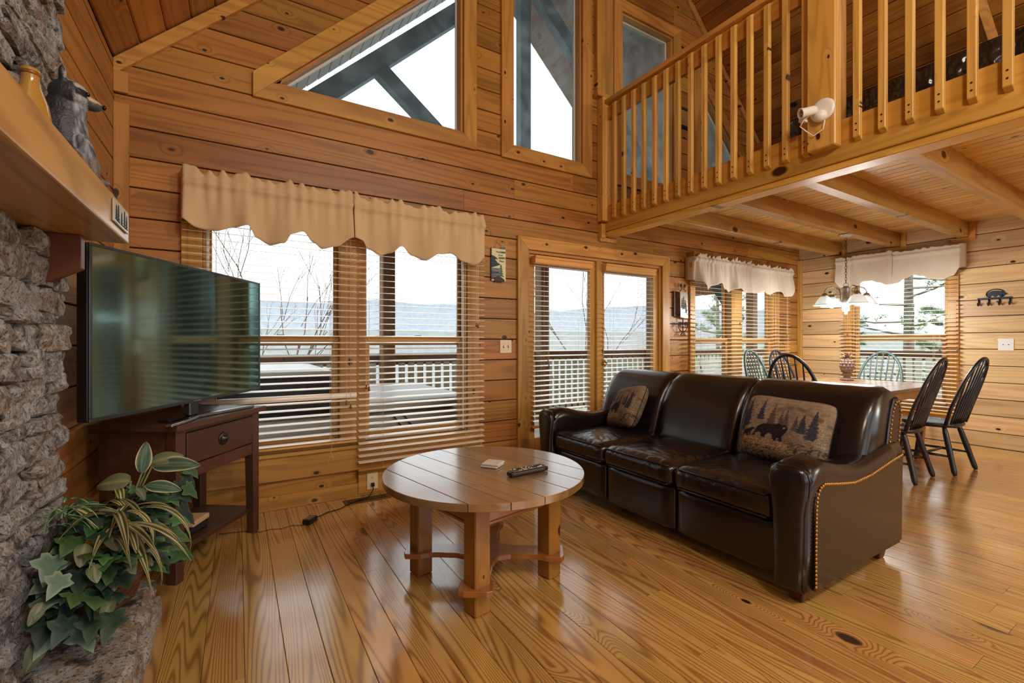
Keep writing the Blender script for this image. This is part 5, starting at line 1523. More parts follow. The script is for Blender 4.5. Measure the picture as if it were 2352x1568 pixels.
# front of the cushion (-y local) looks to -x world, leaning on the back
def lean(rz, tiltdeg, roll=0.0):
    M = Matrix.Rotation(rz, 3, 'Z') @ Matrix.Rotation(-math.radians(tiltdeg), 3, 'X') @ Matrix.Rotation(roll, 3, 'Y')
    return M.to_euler()
cushion('tapestry pillow with a bear and cub at the near end of the sofa', 0.50, 0.40, (2.70, 1.47, 0.492), lean(-PI / 2 + 0.10, 24, 0.05), 1)
cushion('tapestry pillow with a bear tilted into the far corner of the sofa', 0.44, 0.38, (2.66, 2.72, 0.492), lean(-PI / 2 - 0.38, 28, -0.20), 2)

# ------------------------------------------------------------------ round coffee table
CT = wood('coffee_table_top', 'x', rgb(142, 108, 68), rgb(92, 64, 38), naxis='z', freq=16, contrast=0.6, knots=6, knot_gate=0.25, rough=0.3, local=True, coat=0.9, coat_ior=1.85, dents=1.2, bump=0.25, spec=0.5)
CTL = wood('coffee_table_leg', 'z', rgb(160, 104, 48), rgb(114, 68, 28), naxis='y', freq=12, contrast=0.5, knots=6, knot_gate=0.25, rough=0.38, local=True, coat=0.2)
CTX = wood('coffee_table_rail', 'x', rgb(158, 94, 42), rgb(112, 60, 24), naxis='z', freq=12, contrast=0.5, knots=6, knot_gate=0.2, rough=0.36, local=True, coat=0.9, coat_ior=1.8)
TX, TY = 1.095, 2.087
ct = thing('coffee_table', 'round planked wooden coffee table with square legs and a curved cross stretcher', 'coffee table', (TX, TY, 0), math.radians(11.5))
R_, ZT = 0.512, 0.54
# planks of the top run across; their joints slant towards the sofa
ps = math.radians(-89.5)
edges = [-0.52, -0.375, -0.235, -0.085, 0.07, 0.215, 0.36, 0.52]
for a, b in zip(edges, edges[1:]):
    lo, hi = max(a + 0.0012, -R_), min(b - 0.0012, R_)
    pts = []
    n = 24
    rr0 = R_ - 0.001
    ylo, yhi = lo, hi
    P = []
    for i in range(n + 1):
        y = lerp(ylo, yhi, i / n); x = math.sqrt(max(0, rr0 * rr0 - y * y)); P.append((x, y))
    for i in range(n + 1):
        y = lerp(yhi, ylo, i / n); x = -math.sqrt(max(0, rr0 * rr0 - y * y)); P.append((x, y))
    Q = []
    for p in P:
        if not Q or (abs(Q[-1][0] - p[0]) + abs(Q[-1][1] - p[1])) > 1e-4: Q.append(p)
    if (abs(Q[0][0] - Q[-1][0]) + abs(Q[0][1] - Q[-1][1])) < 1e-4: Q.pop()
    m = MB().prism(Q, lambda u, v, d: (u, v, d), ZT - 0.034, ZT)
    o = m.build('top_plank', CT, ct, bevel=0.002, angle=1.0); o.rotation_euler = (0, 0, ps)
LS = 0.275
for sx in (-1, 1):
    for sy in (-1, 1):
        # square legs set with chamfered outer corner
        x, y = sx * (LS - 0.04), sy * (LS - 0.04)
        h = 0.043
        rbox(x - h, x + h, y - h, y + h, 0.001, ZT - 0.035).build('leg', CTL, ct, bevel=0.005, seg=1)
for sx in (-1, 1):
    rbox(-LS + 0.09, LS - 0.09, sx * (LS - 0.035) - 0.011, sx * (LS - 0.035) + 0.011, ZT - 0.160, ZT - 0.035).build('apron', CTX, ct, bevel=0.003)
    o = rbox(-LS + 0.09, LS - 0.09, sx * (LS - 0.035) - 0.016, sx * (LS - 0.035) + 0.016, ZT - 0.168, ZT - 0.150).build('apron_bead', CTX, ct, bevel=0.004)
    o = rbox(sx * (LS - 0.035) - 0.011, sx * (LS - 0.035) + 0.011, -LS + 0.09, LS - 0.09, ZT - 0.160, ZT - 0.035).build('apron', CTX, ct, bevel=0.003)
    o = rbox(sx * (LS - 0.035) - 0.016, sx * (LS - 0.035) + 0.016, -LS + 0.09, LS - 0.09, ZT - 0.168, ZT - 0.150).build('apron_bead', CTX, ct, bevel=0.004)
# cross stretcher: two bow-tie boards meeting in the middle
def bow(t):
    u = abs(t)
    if u > 0.80: return 0.076
    return 0.046 + 0.034 * (1 - math.cos(u / 0.80 * 2 * PI)) * 0.5 * 0.2 + 0.05 * max(0, (u - 0.55) / 0.25) ** 2 * 0.55 + 0.06 * max(0, (0.35 - u) / 0.35)
Ld = 0.395
for k in (0, 1):
    up = [(t / 20 * Ld, bow(t / 20)) for t in range(-20, 21)]
    up = [(-Ld - 0.012, 0.05)] + up + [(Ld + 0.012, 0.05)]
    poly = up + [(x, -w) for x, w in up[::-1]]
    z0 = 0.10 + 0.0005 * k
    m = MB().prism(poly, lambda u, v, d: (u, v, d), z0, z0 + 0.026)
    o = m.build('stretcher', CTX, ct, bevel=0.002, angle=0.9); o.rotation_euler = (0, 0, PI / 4 + k * PI / 2)
# coasters and remote
COAST = plain('coaster_stone', rgb(214, 210, 200), 0.5, nz=0.1, bscale=50)
for i in range(2):
    c = rbox(-0.048, 0.048, -0.048, 0.048, 0, 0.010).build('coaster', COAST, None, bevel=0.003)
    c.location = (1.155 + 0.004 * i, 2.115 - 0.003 * i, ZT + 0.001 + i * 0.0112); c.rotation_euler = (0, 0, 0.62 + 0.06 * i)
    tag(c, ('lower' if i == 0 else 'upper') + ' pale square coaster of the pair stacked on the coffee table', 'coaster', 'coasters on the coffee table')
rm = thing('remote_control', 'dark remote control with many small keys on the coffee table', 'remote', (1.243, 1.905, ZT + 0.001), math.radians(3.5))
me = soft(-0.115, 0.115, -0.026, 0.026, 0, 0.026, 0.010, sub=6); link('body', me, plain('remote_brown', rgb(44, 28, 32), 0.35), rm)
rbox(-0.10, 0.108, -0.021, 0.021, 0.0258, 0.0272).build('face', plain('remote_face', rgb(176, 150, 118), 0.4), rm, bevel=0.001)
KEY = [plain('key_%d' % i, c, 0.5) for i, c in enumerate((rgb(30, 34, 34), rgb(60, 120, 100), rgb(214, 214, 200)))]
km = MB().box(-0.0032, 0.0032, -0.0034, 0.0034, 0, 0.003).mesh('key', 0.0008)
kms = [km.copy() for _ in range(3)]
for i in range(3): kms[i].materials.append(KEY[i])
rr = random.Random(3)
for i in range(19):
    for j in range(4):
        k = rr.choice((0, 0, 1, 2) if 5 < i < 13 else (0, 0, 0, 2))
        o = bpy.data.objects.new('key', kms[k]); COL.objects.link(o); o.parent = rm; o.location = (-0.092 + i * 0.0103, -0.0148 + j * 0.0098, 0.0272)

# ------------------------------------------------------------------ dining set
CH = plain('chair_dark_green_black', rgb(24, 34, 42), 0.35, coat=0.2, nz=0.25, bscale=30)
CHB = plain('chair_brown_black', rgb(40, 30, 36), 0.35, coat=0.2, nz=0.25, bscale=30)
CHG = plain('chair_worn_green', rgb(72, 96, 96), 0.45, nz=0.35, bscale=40)
def windsor(mat, tall=1.065):
    """local: back at -y, seat looks to +y"""
    t = bpy.data.objects.new('dining_chair', None); COL.objects.link(t)
    SZ = 0.45
    # shaped seat
    n = 24; pts = []
    for i in range(n):
        a = 2 * PI * i / n; x = 0.225 * math.cos(a); y = 0.215 * math.sin(a)
        x = 0.235 * math.copysign(abs(math.cos(a)) ** 0.75, math.cos(a)); y = 0.215 * math.copysign(abs(math.sin(a)) ** 0.8, math.sin(a))
        if y < 0: x *= 0.90
        pts.append((x, y))
    rings = [[(x * 0.93, y * 0.93, SZ - 0.038) for x, y in pts], [(x, y, SZ - 0.022) for x, y in pts], [(x, y, SZ - 0.006) for x, y in pts], [(x * 0.965, y * 0.965, SZ) for x, y in pts], [(x * 0.7, y * 0.7, SZ - 0.012) for x, y in pts]]
    MB().loft(rings).build('seat', mat, t, smooth=True)
    # hoop
    hp = []
    for i in range(29):
        a = PI * i / 28
        x = -0.215 * math.cos(a) * (1.06 if 0.1 < a < PI - 0.1 else 1)
        z = SZ - 0.01 + (tall - SZ) * (max(0.0, math.sin(a)) ** 0.62)
        y = -0.165 - 0.20 * max(0.0, (z - SZ) / (tall - SZ)) ** 1.1
        hp.append((x, y, z))
    MB().tube(hp, 0.0145, 8).build('back_hoop', mat, t, smooth=True)
    for k in range(7):
        f = (k - 3) / 3.6
        x0_, x1_ = f * 0.165, f * 0.215
        # find hoop height at x1
        zt = SZ + (tall - SZ) * (max(0.02, 1 - (x1_ / 0.228) ** 2) ** 0.5) ** 0.62 - 0.012
        yt = -0.165 - 0.20 * max(0.0, (zt - SZ) / (tall - SZ)) ** 1.1
        P0 = Vector((x0_, -0.175, SZ - 0.01)); P1 = Vector((x1_, yt, zt))
        prs = [0.007, 0.0095, 0.008, 0.011, 0.007, 0.0075, 0.0065, 0.006]
        MB().tube([P0.lerp(P1, i / 7) for i in range(8)], prs, 7).build('spindle', mat, t, smooth=True)
    lg = {}
    for sx in (-1, 1):
        for sy in (-1, 1):
            a = Vector((sx * 0.15, sy * 0.135, SZ - 0.03)); b = Vector((sx * 0.225, sy * 0.215 - (0.02 if sy < 0 else 0), 0.004))
            MB().tube([a.lerp(b, f) for f in (0, 0.06, 0.15, 0.45, 0.75, 0.86, 0.93, 1)], [0.015, 0.019, 0.022, 0.024, 0.021, 0.022, 0.022, 0.014], 8).build('leg', mat, t, smooth=True)
            lg[(sx, sy)] = (a, b)
    mids = []
    for sx in (-1, 1):
        p = lg[(sx, -1)][0].lerp(lg[(sx, -1)][1], 0.62); q = lg[(sx, 1)][0].lerp(lg[(sx, 1)][1], 0.62)
        MB().tube([p, p.lerp(q, 0.5), q], [0.009, 0.014, 0.009], 7).build('stretcher', mat, t, smooth=True)
        mids.append(p.lerp(q, 0.5))
    MB().tube([mids[0], mids[0].lerp(mids[1], 0.5), mids[1]], [0.009, 0.014, 0.009], 7).build('stretcher', mat, t, smooth=True)
    return t
chairs = [
    (windsor(CHB), (5.04, 1.74, 0.0), 0.04, 'dark spindle back dining chair nearest the sofa on the near side of the table'),
    (windsor(CH, 1.06), (5.70, 1.64, 0.0), -0.06, 'blue-black spindle back dining chair nearest the coat hooks'),
    (windsor(CH, 1.09), (4.50, 2.17, 0.0), -PI / 2, 'dark hoop back chair at the table end behind the sofa'),
    (windsor(CHG, 1.08), (6.42, 2.41, 0.0), PI / 2, 'worn green hoop back chair at the table end by the single window'),
    (windsor(CHG, 1.10), (5.50, 2.98, 0.0), PI, 'worn green hoop back chair in front of the dining window beside the door'),
    (windsor(CH, 1.085), (6.05, 2.98, 0.0), PI - 0.1, 'dark chair in the dining corner, mostly hidden by the chair in front'),
]
for c, loc, rz, lab in chairs:
    c.location = loc; c.rotation_euler = (0, 0, rz)
    tag(c, lab, 'chair', 'spindle back dining chairs')
DT = wood('dining_top', 'x', rgb(140, 108, 80), rgb(108, 80, 56), naxis='z', freq=14, contrast=0.4, knots=4, knot_gate=0.1, rough=0.28, coat=0.4)
DTL = wood('dining_base', 'x', rgb(186, 120, 60), rgb(148, 86, 38), naxis='z', freq=12, contrast=0.5, knots=4, knot_gate=0.1, rough=0.4)
dt = thing('dining_table', 'rectangular wooden dining table behind the sofa under the chandelier', 'dining table', (5.43, 2.31, 0))
for i in range(6):
    y = -0.60 + i * 0.2
    rbox(-0.80, 0.80, y + 0.001, y + 0.199, 0.728, 0.758).build('top_plank', DT, dt, bevel=0.003)
rbox(-0.70, 0.70, -0.50, -0.475, 0.63, 0.728).build('apron', DTL, dt, bevel=0.002)
rbox(-0.70, 0.70, 0.475, 0.50, 0.63, 0.728).build('apron', DTL, dt, bevel=0.002)
rbox(-0.70, -0.675, -0.475, 0.475, 0.63, 0.728).build('apron', DTL, dt, bevel=0.002)
rbox(0.675, 0.70, -0.475, 0.475, 0.63, 0.728).build('apron', DTL, dt, bevel=0.002)
for sx in (-1, 1):
    for sy in (-1, 1):
        MB().lathe([(0.028, 0.001), (0.03, 0.05), (0.022, 0.1), (0.036, 0.3), (0.04, 0.45), (0.025, 0.5), (0.042, 0.53), (0.042, 0.728)], 14, (sx * 0.665, sy * 0.465, 0)).build('leg', DTL, dt, smooth=True)
# carved pineapple
pp = thing('pineapple_ornament', 'carved grey-brown wooden pineapple ornament on the dining table', 'ornament', (5.93, 2.45, 0.759))
PNE = plain('pineapple_wood', rgb(136, 112, 96), 0.7, nz=0.3, bump=0.4, bscale=60)
MB().lathe([(0.0, 0), (0.062, 0), (0.066, 0.012), (0.05, 0.022), (0.034, 0.035), (0.034, 0.055), (0.048, 0.065), (0.05, 0.075), (0.036, 0.085)], 20).build('base', PNE, pp, smooth=True)
MB().ell((0, 0, 0.165), (0.064, 0.064, 0.09), 20, 12).build('fruit', PNE, pp, smooth=True)
sc_ = MB().add([(0, 0.022, 0), (-0.017, 0, 0), (0, -0.022, 0), (0.017, 0, 0), (0, 0, 0.013)], [(0, 1, 4), (1, 2, 4), (2, 3, 4), (3, 0, 4), (3, 2, 1, 0)]).mesh('scale')
sc_.materials.append(PNE)
for j in range(7):
    th = 0.42 + j * 0.37
    r = 0.063 * math.sin(th); z = 0.165 - 0.089 * math.cos(th)
    for k in range(11):
        a = 2 * PI * (k + 0.5 * (j % 2)) / 11
        o = bpy.data.objects.new('scale', sc_); COL.objects.link(o); o.parent = pp
        nrm = Vector((math.cos(a) * math.sin(th), math.sin(a) * math.sin(th), -math.cos(th) * 0.75)).normalized()
        o.location = (r * math.cos(a), r * math.sin(a), z)
        upv = Vector((0, 0, 1)); y = (upv - nrm * nrm.z).normalized(); x = y.cross(nrm)
        s = 0.55 + 0.45 * math.sin(th)
        o.matrix_local = Matrix.Translation(o.location) @ Matrix((x, y, nrm)).transposed().to_4x4() @ Matrix.Scale(s, 4)
cr = MB()
cr_me = leaf_grid(lambda t: 0.16 * (1 - t) ** 0.6 + 0.01, 0.9, 4, colfn=lambda t, s: rgb(120, 98, 82), fold=0.3, name='crown_leaf')
cr_me.materials.append(PNE)
for i in range(16):
    a = i * 2.4; lev = i / 16
    o = bpy.data.objects.new('crown_leaf', cr_me); COL.objects.link(o); o.parent = pp
    x = Vector((math.cos(a) * (0.75 - 0.5 * lev), math.sin(a) * (0.75 - 0.5 * lev), 1.0)).normalized(); z = Vector((-math.cos(a), -math.sin(a), 0.6)); z = (z - x * z.dot(x)).normalized(); y = z.cross(x)
    o.matrix_local = Matrix.Translation((0.018 * math.cos(a) * (1 - lev), 0.018 * math.sin(a) * (1 - lev), 0.245 + 0.02 * lev)) @ Matrix((x, y, z)).transposed().to_4x4() @ Matrix.Scale(0.085 - 0.02 * (1 - lev), 4)

# ------------------------------------------------------------------ chandelier over the dining table
NICK = plain('brushed_nickel', rgb(176, 172, 164), 0.35, 0.8)
PEWT = plain('chain_pewter', rgb(84, 76, 68), 0.4, 0.9)
cd = thing('chandelier', 'four arm brushed nickel chandelier with lit white glass bell shades over the dining table', 'chandelier', (5.93, 2.46, 2.42))
MB().lathe([(0.0, 0.0), (0.075, 0.0), (0.072, -0.012), (0.045, -0.026), (0.012, -0.032), (0.0, -0.033)], 22).build('canopy', NICK, cd, smooth=True)
zc = -0.04; i = 0
while zc > -0.58:
    big = (zc < -0.53)
    rx, rz_ = (0.024, 0.03) if big else (0.009, 0.02)
    pts = []
    for k in range(13):
        a = 2 * PI * k / 12
        pts.append((rx * math.cos(a), 0, zc - rz_ + rz_ * math.sin(a)) if i % 2 else (0, rx * math.cos(a), zc - rz_ + rz_ * math.sin(a)))
    MB().tube(pts, 0.0024, 5).build('chain_link', PEWT, cd, smooth=True)
    zc -= 2 * rz_ - 0.008; i += 1
MB().lathe([(0.0, -0.585), (0.015, -0.59), (0.036, -0.605), (0.04, -0.62), (0.034, -0.625), (0.04, -0.635), (0.034, -0.642), (0.036, -0.65), (0.036, -0.76), (0.05, -0.775), (0.05, -0.80), (0.03, -0.815), (0.036, -0.84), (0.034, -0.87), (0.012, -0.885), (0.016, -0.9), (0.01, -0.915), (0.0, -0.918)], 18).build('column', NICK, cd, smooth=True)
SHADE = NT('shade_glass')
SHADE.set(Base_Color=(0.92, 0.95, 0.93, 1), Roughness=0.25, Transmission_Weight=0.15, Emission_Color=(0.94, 1.0, 0.97, 1), Emission_Strength=0.22)
BULB = plain('bulb_lit', (1, 1, 1, 1), 0.4, emit=(1.0, 0.97, 0.9, 1), estr=3.0)
SHRIM = plain('shade_rim', rgb(150, 172, 164), 0.3)
for k, a in enumerate((-0.62, 1.05, 2.45, 4.0)):
    c, s = math.cos(a), math.sin(a)
    pr = [(0.036, -0.775), (0.075, -0.765), (0.085, -0.72), (0.088, -0.66), (0.105, -0.615), (0.14, -0.597), (0.195, -0.612), (0.222, -0.65), (0.222, -0.672)]
    ar = MB().tube([(r * c, r * s, z) for r, z in pr], 0.0075, 8).build('arm', NICK, cd, smooth=True)
    MB().tube([((0.11 + 0.018 * (1 - q / 16) * math.cos(q * 0.6)) * c, (0.11 + 0.018 * (1 - q / 16) * math.cos(q * 0.6)) * s, -0.72 + 0.018 * (1 - q / 16) * math.sin(q * 0.6)) for q in range(15)], 0.0035, 6).build('scroll', NICK, ar, smooth=True)
    cx, cy = 0.222 * c, 0.222 * s
    MB().lathe([(0.0, -0.668), (0.022, -0.67), (0.028, -0.685), (0.034, -0.69), (0.036, -0.705), (0.03, -0.71)], 16, (cx, cy, 0)).build('socket_cap', NICK, cd, smooth=True)
    prof = [(0.034, -0.704), (0.05, -0.716), (0.072, -0.745), (0.088, -0.775), (0.100, -0.797), (0.113, -0.806)]
    sh = MB().lathe(prof + [(r - 0.003, z - 0.002) for r, z in prof[::-1]], 26, (cx, cy, 0), cap=False).build('shade', SHADE.m, cd, smooth=True)
    MB().tube([(cx + 0.1015 * math.cos(q * PI / 13), cy + 0.1015 * math.sin(q * PI / 13), -0.7985) for q in range(27)], 0.0022, 5).build('shade_rim', SHRIM, sh, smooth=True)
    MB().ell((cx, cy, -0.79), (0.036, 0.036, 0.034), 14, 10).build('bulb', BULB, cd, smooth=True)
    L = bpy.data.lights.new('bulb_light', 'POINT'); L.energy = 18; L.color = (1.0, 0.98, 0.93); L.shadow_soft_size = 0.04
    o = bpy.data.objects.new('bulb_light', L); COL.objects.link(o); o.parent = cd; o.location = (cx, cy, -0.86)

# ------------------------------------------------------------------ loft things
WHT = plain('fixture_white', rgb(236, 234, 226), 0.35)
sp = thing('spot_light', 'white adjustable spot light clamped on the loft post', 'spot light', (LOFT_X - 0.0875, 1.475, 2.62))
MB().lathe([(0.0, 0), (0.074, 0), (0.072, 0.012), (0.055, 0.018)], 24).move(lambda v: Vector((-v.z, v.x, v.y + 0.075))).build('base_disc', WHT, sp, smooth=True)
MB().ell((-0.025, 0.005, 0.035), (0.032, 0.036, 0.038), 16, 10).build('housing', WHT, sp, smooth=True)
Rm = Vector((-0.75, 0.55, -0.2)).normalized().to_track_quat('Z', 'Y').to_matrix()
MB().lathe([(0.0, -0.03), (0.024, -0.03), (0.03, -0.01), (0.03, 0.05), (0.034, 0.06), (0.034, 0.068), (0.026, 0.066), (0.02, 0.05), (0.0, 0.046)], 20).move(lambda v: Rm @ v + Vector((-0.055, 0.045, 0.075))).build('lamp_head', WHT, sp, smooth=True)
MB().lathe([(0.0, 0.056), (0.025, 0.058), (0.0, 0.062)], 16).move(lambda v: Rm @ v + Vector((-0.055, 0.045, 0.075))).build('lens', plain('spot_lens', rgb(150, 140, 120), 0.1, 0.6), sp, smooth=True)
MB().tube([(-0.045, 0.04, 0.06), (-0.07, 0.08, 0.03), (-0.06, 0.11, 0.0), (-0.03, 0.09, -0.03), (-0.012, 0.05, -0.075), (-0.01, -0.005, -0.05), (-0.02, -0.02, 0.0)], 0.004, 6).build('cord', WHT, sp, smooth=True)
MB().hexa([(-0.06, 0.075, 0.02), (-0.03, 0.075, 0.02), (-0.03, 0.12, 0.03), (-0.06, 0.12, 0.03), (-0.06, 0.075, 0.045), (-0.03, 0.075, 0.045), (-0.03, 0.12, 0.055), (-0.06, 0.12, 0.055)]).build('clip', WHT, sp, bevel=0.003)
# low mattress in crinkled dark wrapping
t = NT('wrap_black')
geo = t.new('ShaderNodeNewGeometry')
t.set(Base_Color=rgb(34, 30, 38), Roughness=0.22, Specular_IOR_Level=0.7)
n1 = t.noise(t.vmath('MULTIPLY', geo.outputs['Position'], (8, 5, 4)), 1.5, 2, 0.5)
t.bump(t.math('ABSOLUTE', t.math('SUBTRACT', n1, 0.5)), 0.9, 0.10)
me = soft(-0.55, 0.55, -1.45, 1.02, 0, 0.235, 0.05, puff=0.02, puffax='z', sub=12)
mb_ = link('mattress', me, t.m); mb_.location = (4.05, 0.86, 2.627)
tag(mb_, 'low mattress in crinkled black wrapping on the loft floor behind the railing', 'mattress')
bx = thing('cardboard_box', 'small open cardboard box beside the wrapped mattress on the loft', 'box', (3.52, 2.02, 2.627))
CARD = plain('cardboard', rgb(166, 122, 76), 0.8, nz=0.1)
rbox(-0.09, 0.09, -0.07, 0.07, 0, 0.10).build('body', CARD, bx)
MB().hexa([(-0.09, 0.07, 0.10), (0.09, 0.07, 0.10), (0.09, 0.072, 0.10), (-0.09, 0.072, 0.10), (-0.09, 0.11, 0.15), (0.09, 0.11, 0.15), (0.09, 0.112, 0.15), (-0.09, 0.112, 0.15)]).build('flap', CARD, bx)
pf = thing('framed_picture', 'small dark framed picture hanging on the loft gable wall between the windows', 'picture', (4.66, D - 0.031, 3.78))
rbox(4.50, 4.80, D - 0.03, D - 0.012, 3.78, 4.02).build('frame', plain('frame_black', rgb(24, 20, 18), 0.4), pf, bevel=0.004, world=True)
rbox(4.53, 4.77, D - 0.032, D - 0.029, 3.81, 3.99).build('print', plain('print_brown', rgb(150, 116, 66), 0.5, nz=0.6, bscale=40), pf, world=True)
# diagonal brace boards against the right roof slope
for i, (y0, y1) in enumerate(((2.75, 2.35), (1.15, 1.30))):
    m = MB().tube([(6.95, y0, 2.627), (4.9, y1, 4.6)], 0.05, 4)
    struct(m.build('trim_%d' % (33 + i), T_X), 'slanting brace board under the loft roof')
# ------------------------------------------------------------------ outdoors: deck, porch frame, hills, trees
WOODW = wood('deck_weathered', 'x', rgb(196, 190, 178), rgb(164, 156, 142), naxis='z', freq=12, contrast=0.5, knots=3, knot_gate=0.2, rough=0.7)
WOODD = wood('porch_dark_wood', 'z', rgb(124, 84, 58), rgb(92, 58, 40), naxis='y', freq=12, contrast=0.5, knots=3, knot_gate=0.2, rough=0.6)
PICK = wood('picket_weathered', 'z', rgb(206, 204, 186), rgb(168, 164, 140), naxis='y', freq=14, contrast=0.5, knots=3, knot_gate=0.2, rough=0.8)
PORC = wood('porch_ceiling', 'y', rgb(150, 92, 60), rgb(110, 62, 38), naxis='z', freq=12, contrast=0.5, knots=3, knot_gate=0.3, rough=0.55)
BEAMX = wood('porch_beam', 'x', rgb(70, 82, 84), rgb(48, 58, 62), naxis='y', freq=10, contrast=0.4, knots=3, knot_gate=0.1, rough=0.6)
RY = 6.4
dk = rbox(-4, 10.4, D + 0.16, RY + 0.2, -0.30, -0.12).box(XR + 0.2, 10.4, -3.4, RY, -0.30, -0.12).build('deck', WOODW); struct(dk, 'weathered wooden deck outside')
y = D + 0.16
while y < RY + 0.15:
    rbox(-4, 10.4, y + 0.003, y + 0.137, -0.119, -0.09).build('deck_board', WOODW, dk); y += 0.14
rl = thing('deck_railing', 'weathered deck railing with pale pickets beyond the big window and door', 'railing', (3, RY, -0.12))
rbox(-4, 10.24, RY - 0.06, RY + 0.08, 0.985, 1.03).build('top_rail', WOODD, rl, world=True)
rbox(-4, 10.24, RY - 0.02, RY + 0.02, 0.87, 0.985).build('rail_board', WOODD, rl, world=True)
rbox(-4, 10.24, RY - 0.02, RY + 0.02, 0.02, 0.11).build('bottom_rail', WOODD, rl, world=True)
pk = MB().box(-0.044, 0.044, -0.045, -0.021, 0, 0.90).mesh('picket')
pk.materials.append(PICK)
x = -3.2
while x < 10.15:
    o = bpy.data.objects.new('picket', pk); COL.objects.link(o); o.parent = rl; o.location = (x - 3, 0, 0.12); x += 0.137
rl2 = thing('deck_railing', 'weathered deck railing outside the single dining window', 'railing', (10.3, 1.5, -0.12))
rbox(10.26, 10.4, -3.4, RY - 0.1, 0.985, 1.03).build('top_rail', WOODD, rl2, world=True)
rbox(10.3, 10.34, -3.4, RY - 0.1, 0.87, 0.985).build('rail_board', WOODD, rl2, world=True)
pk2 = MB().box(-0.045, -0.021, -0.044, 0.044, 0, 0.90).mesh('picket'); pk2.materials.append(PICK)
y = 0.4
while y < RY - 0.15:
    o = bpy.data.objects.new('picket', pk2); COL.objects.link(o); o.parent = rl2; o.location = (0, y - 1.5, 0.12); y += 0.137
for i, (x, y) in enumerate(((-1.0, RY), (1.76, RY), (4.35, RY), (7.0, RY), (9.75, RY), (10.32, 6.1), (10.32, -2.2))):
    y = min(y, RY - 0.17); x = min(x, 10.14)
    p = rbox(x - 0.085, x + 0.085, y - 0.085, y + 0.085, -0.088, 3.0)
    solo(p, 'porch_post', WOODD, ['porch post far left beyond the living room window', 'porch post seen through the right half of the living room window', 'porch post at the left edge of the glazed door', 'porch post seen through the right leaf of the glazed door', 'porch post seen through the dining window beside the door', 'corner porch post outside the single dining window', 'porch post outside at the near end of the dining wall'][i], 'post', 'porch posts on the deck')
# porch roof following the gable
pr = MB()
for s in (0, 1):
    X = (lambda x: x) if not s else (lambda x: 2 * XM - x)
    a, b = -1.6, XM
    za, zb = EAVE + SL * (a - XL) + 0.16, EAVE + SL * (b - XL) + 0.16
    p = [(X(a), D + 0.18, za), (X(b), D + 0.18, zb), (X(b), 6.25, zb), (X(a), 6.25, za)]
    pr.hexa(p + [(q[0], q[1], q[2] + 0.1) for q in p])
pro = pr.build('porch_roof', SEAM); struct(pro, 'porch roof outside the gable')
for s in (0, 1):
    x = -1.6
    while x < XM - 0.01:
        xb = min(x + 0.13, XM); g = 0.003
        X = (lambda q: q) if not s else (lambda q: 2 * XM - q)
        f = lambda q: EAVE + SL * (q - XL) + 0.158
        m = MB().hexa([(X(x + g), D + 0.18, f(x) - 0.018), (X(xb - g), D + 0.18, f(xb) - 0.018), (X(xb - g), 6.25, f(xb) - 0.018), (X(x + g), 6.25, f(x) - 0.018),
                       (X(x + g), D + 0.18, f(x)), (X(xb - g), D + 0.18, f(xb)), (X(xb - g), 6.25, f(xb)), (X(x + g), 6.25, f(x))])
        m.build('roof_board', PORC, pro); x += 0.13
tr = thing('porch_truss', 'dark timber gable truss seen through the upper windows', 'truss', (XM, 5.2, 2.6))
def beam(p, q, w, name='rafter'):
    p, q = Vector(p), Vector(q); d = (q - p).normalized(); n = Vector((-d.z, 0, d.x)) * w / 2
    m = MB().hexa([p - n + Vector((0, -0.06, 0)), q - n + Vector((0, -0.06, 0)), q - n + Vector((0, 0.06, 0)), p - n + Vector((0, 0.06, 0)), p + n + Vector((0, -0.06, 0)), q + n + Vector((0, -0.06, 0)), q + n + Vector((0, 0.06, 0)), p + n + Vector((0, 0.06, 0))])
    m.build(name, BEAMX, tr, world=True)
for s in (0, 1):
    X = (lambda x: x) if not s else (lambda x: 2 * XM - x)
    f = lambda x: 6.21 + 0.94 * (x - XM)
    beam((X(-1.6), 5.2, f(-1.6)), (X(XM), 5.2, f(XM)), 0.2)
    beam((X(1.38), 5.2, f(1.38) - 0.1), (X(XM - 0.05), 5.2, 2.80), 0.17, 'strut')
beam((XM, 5.2, 2.6), (XM, 5.2, 6.3), 0.16, 'king_post')
# hot tub under a grey cover, half folded open
VINYL = plain('tub_cover_grey', rgb(206, 209, 208), 0.5, nz=0.06, bump=0.15, bscale=30)
VINYLD = plain('tub_cover_dark', rgb(44, 46, 50), 0.45, nz=0.2)
tub = thing('hot_tub', 'hot tub on the deck with a grey cover, one half folded over', 'hot tub', (0.9, 5.1, -0.09))
link('shell', soft(-1.15, 1.15, -0.85, 0.95, 0.0, 0.62, 0.10, sub=12), VINYL, tub)
link('cover', soft(-0.1, 1.18, -0.88, 0.98, 0.63, 0.74, 0.03, puff=0.03, puffax='z'), VINYL, tub)
link('folded_cover', soft(-1.18, -0.12, -0.80, 0.90, 0.63, 0.99, 0.06, puff=0.03, puffax='z'), VINYLD, tub)
link('cover_top', soft(-1.15, -0.16, -0.76, 0.86, 0.985, 1.03, 0.02, puff=0.02, puffax='z'), plain('tub_cover_wet', rgb(220, 224, 228), 0.3), tub)
for i in range(2):
    MB().tube([(0.35 + 0.1 * i, -0.86, 0.60), (0.42 + 0.1 * i, -0.875, 0.5), (0.5 + 0.1 * i, -0.875, 0.3), (0.54 + 0.1 * i, -0.875, 0.14)], 0.008, 6).build('strap', VINYLD, tub, smooth=True)
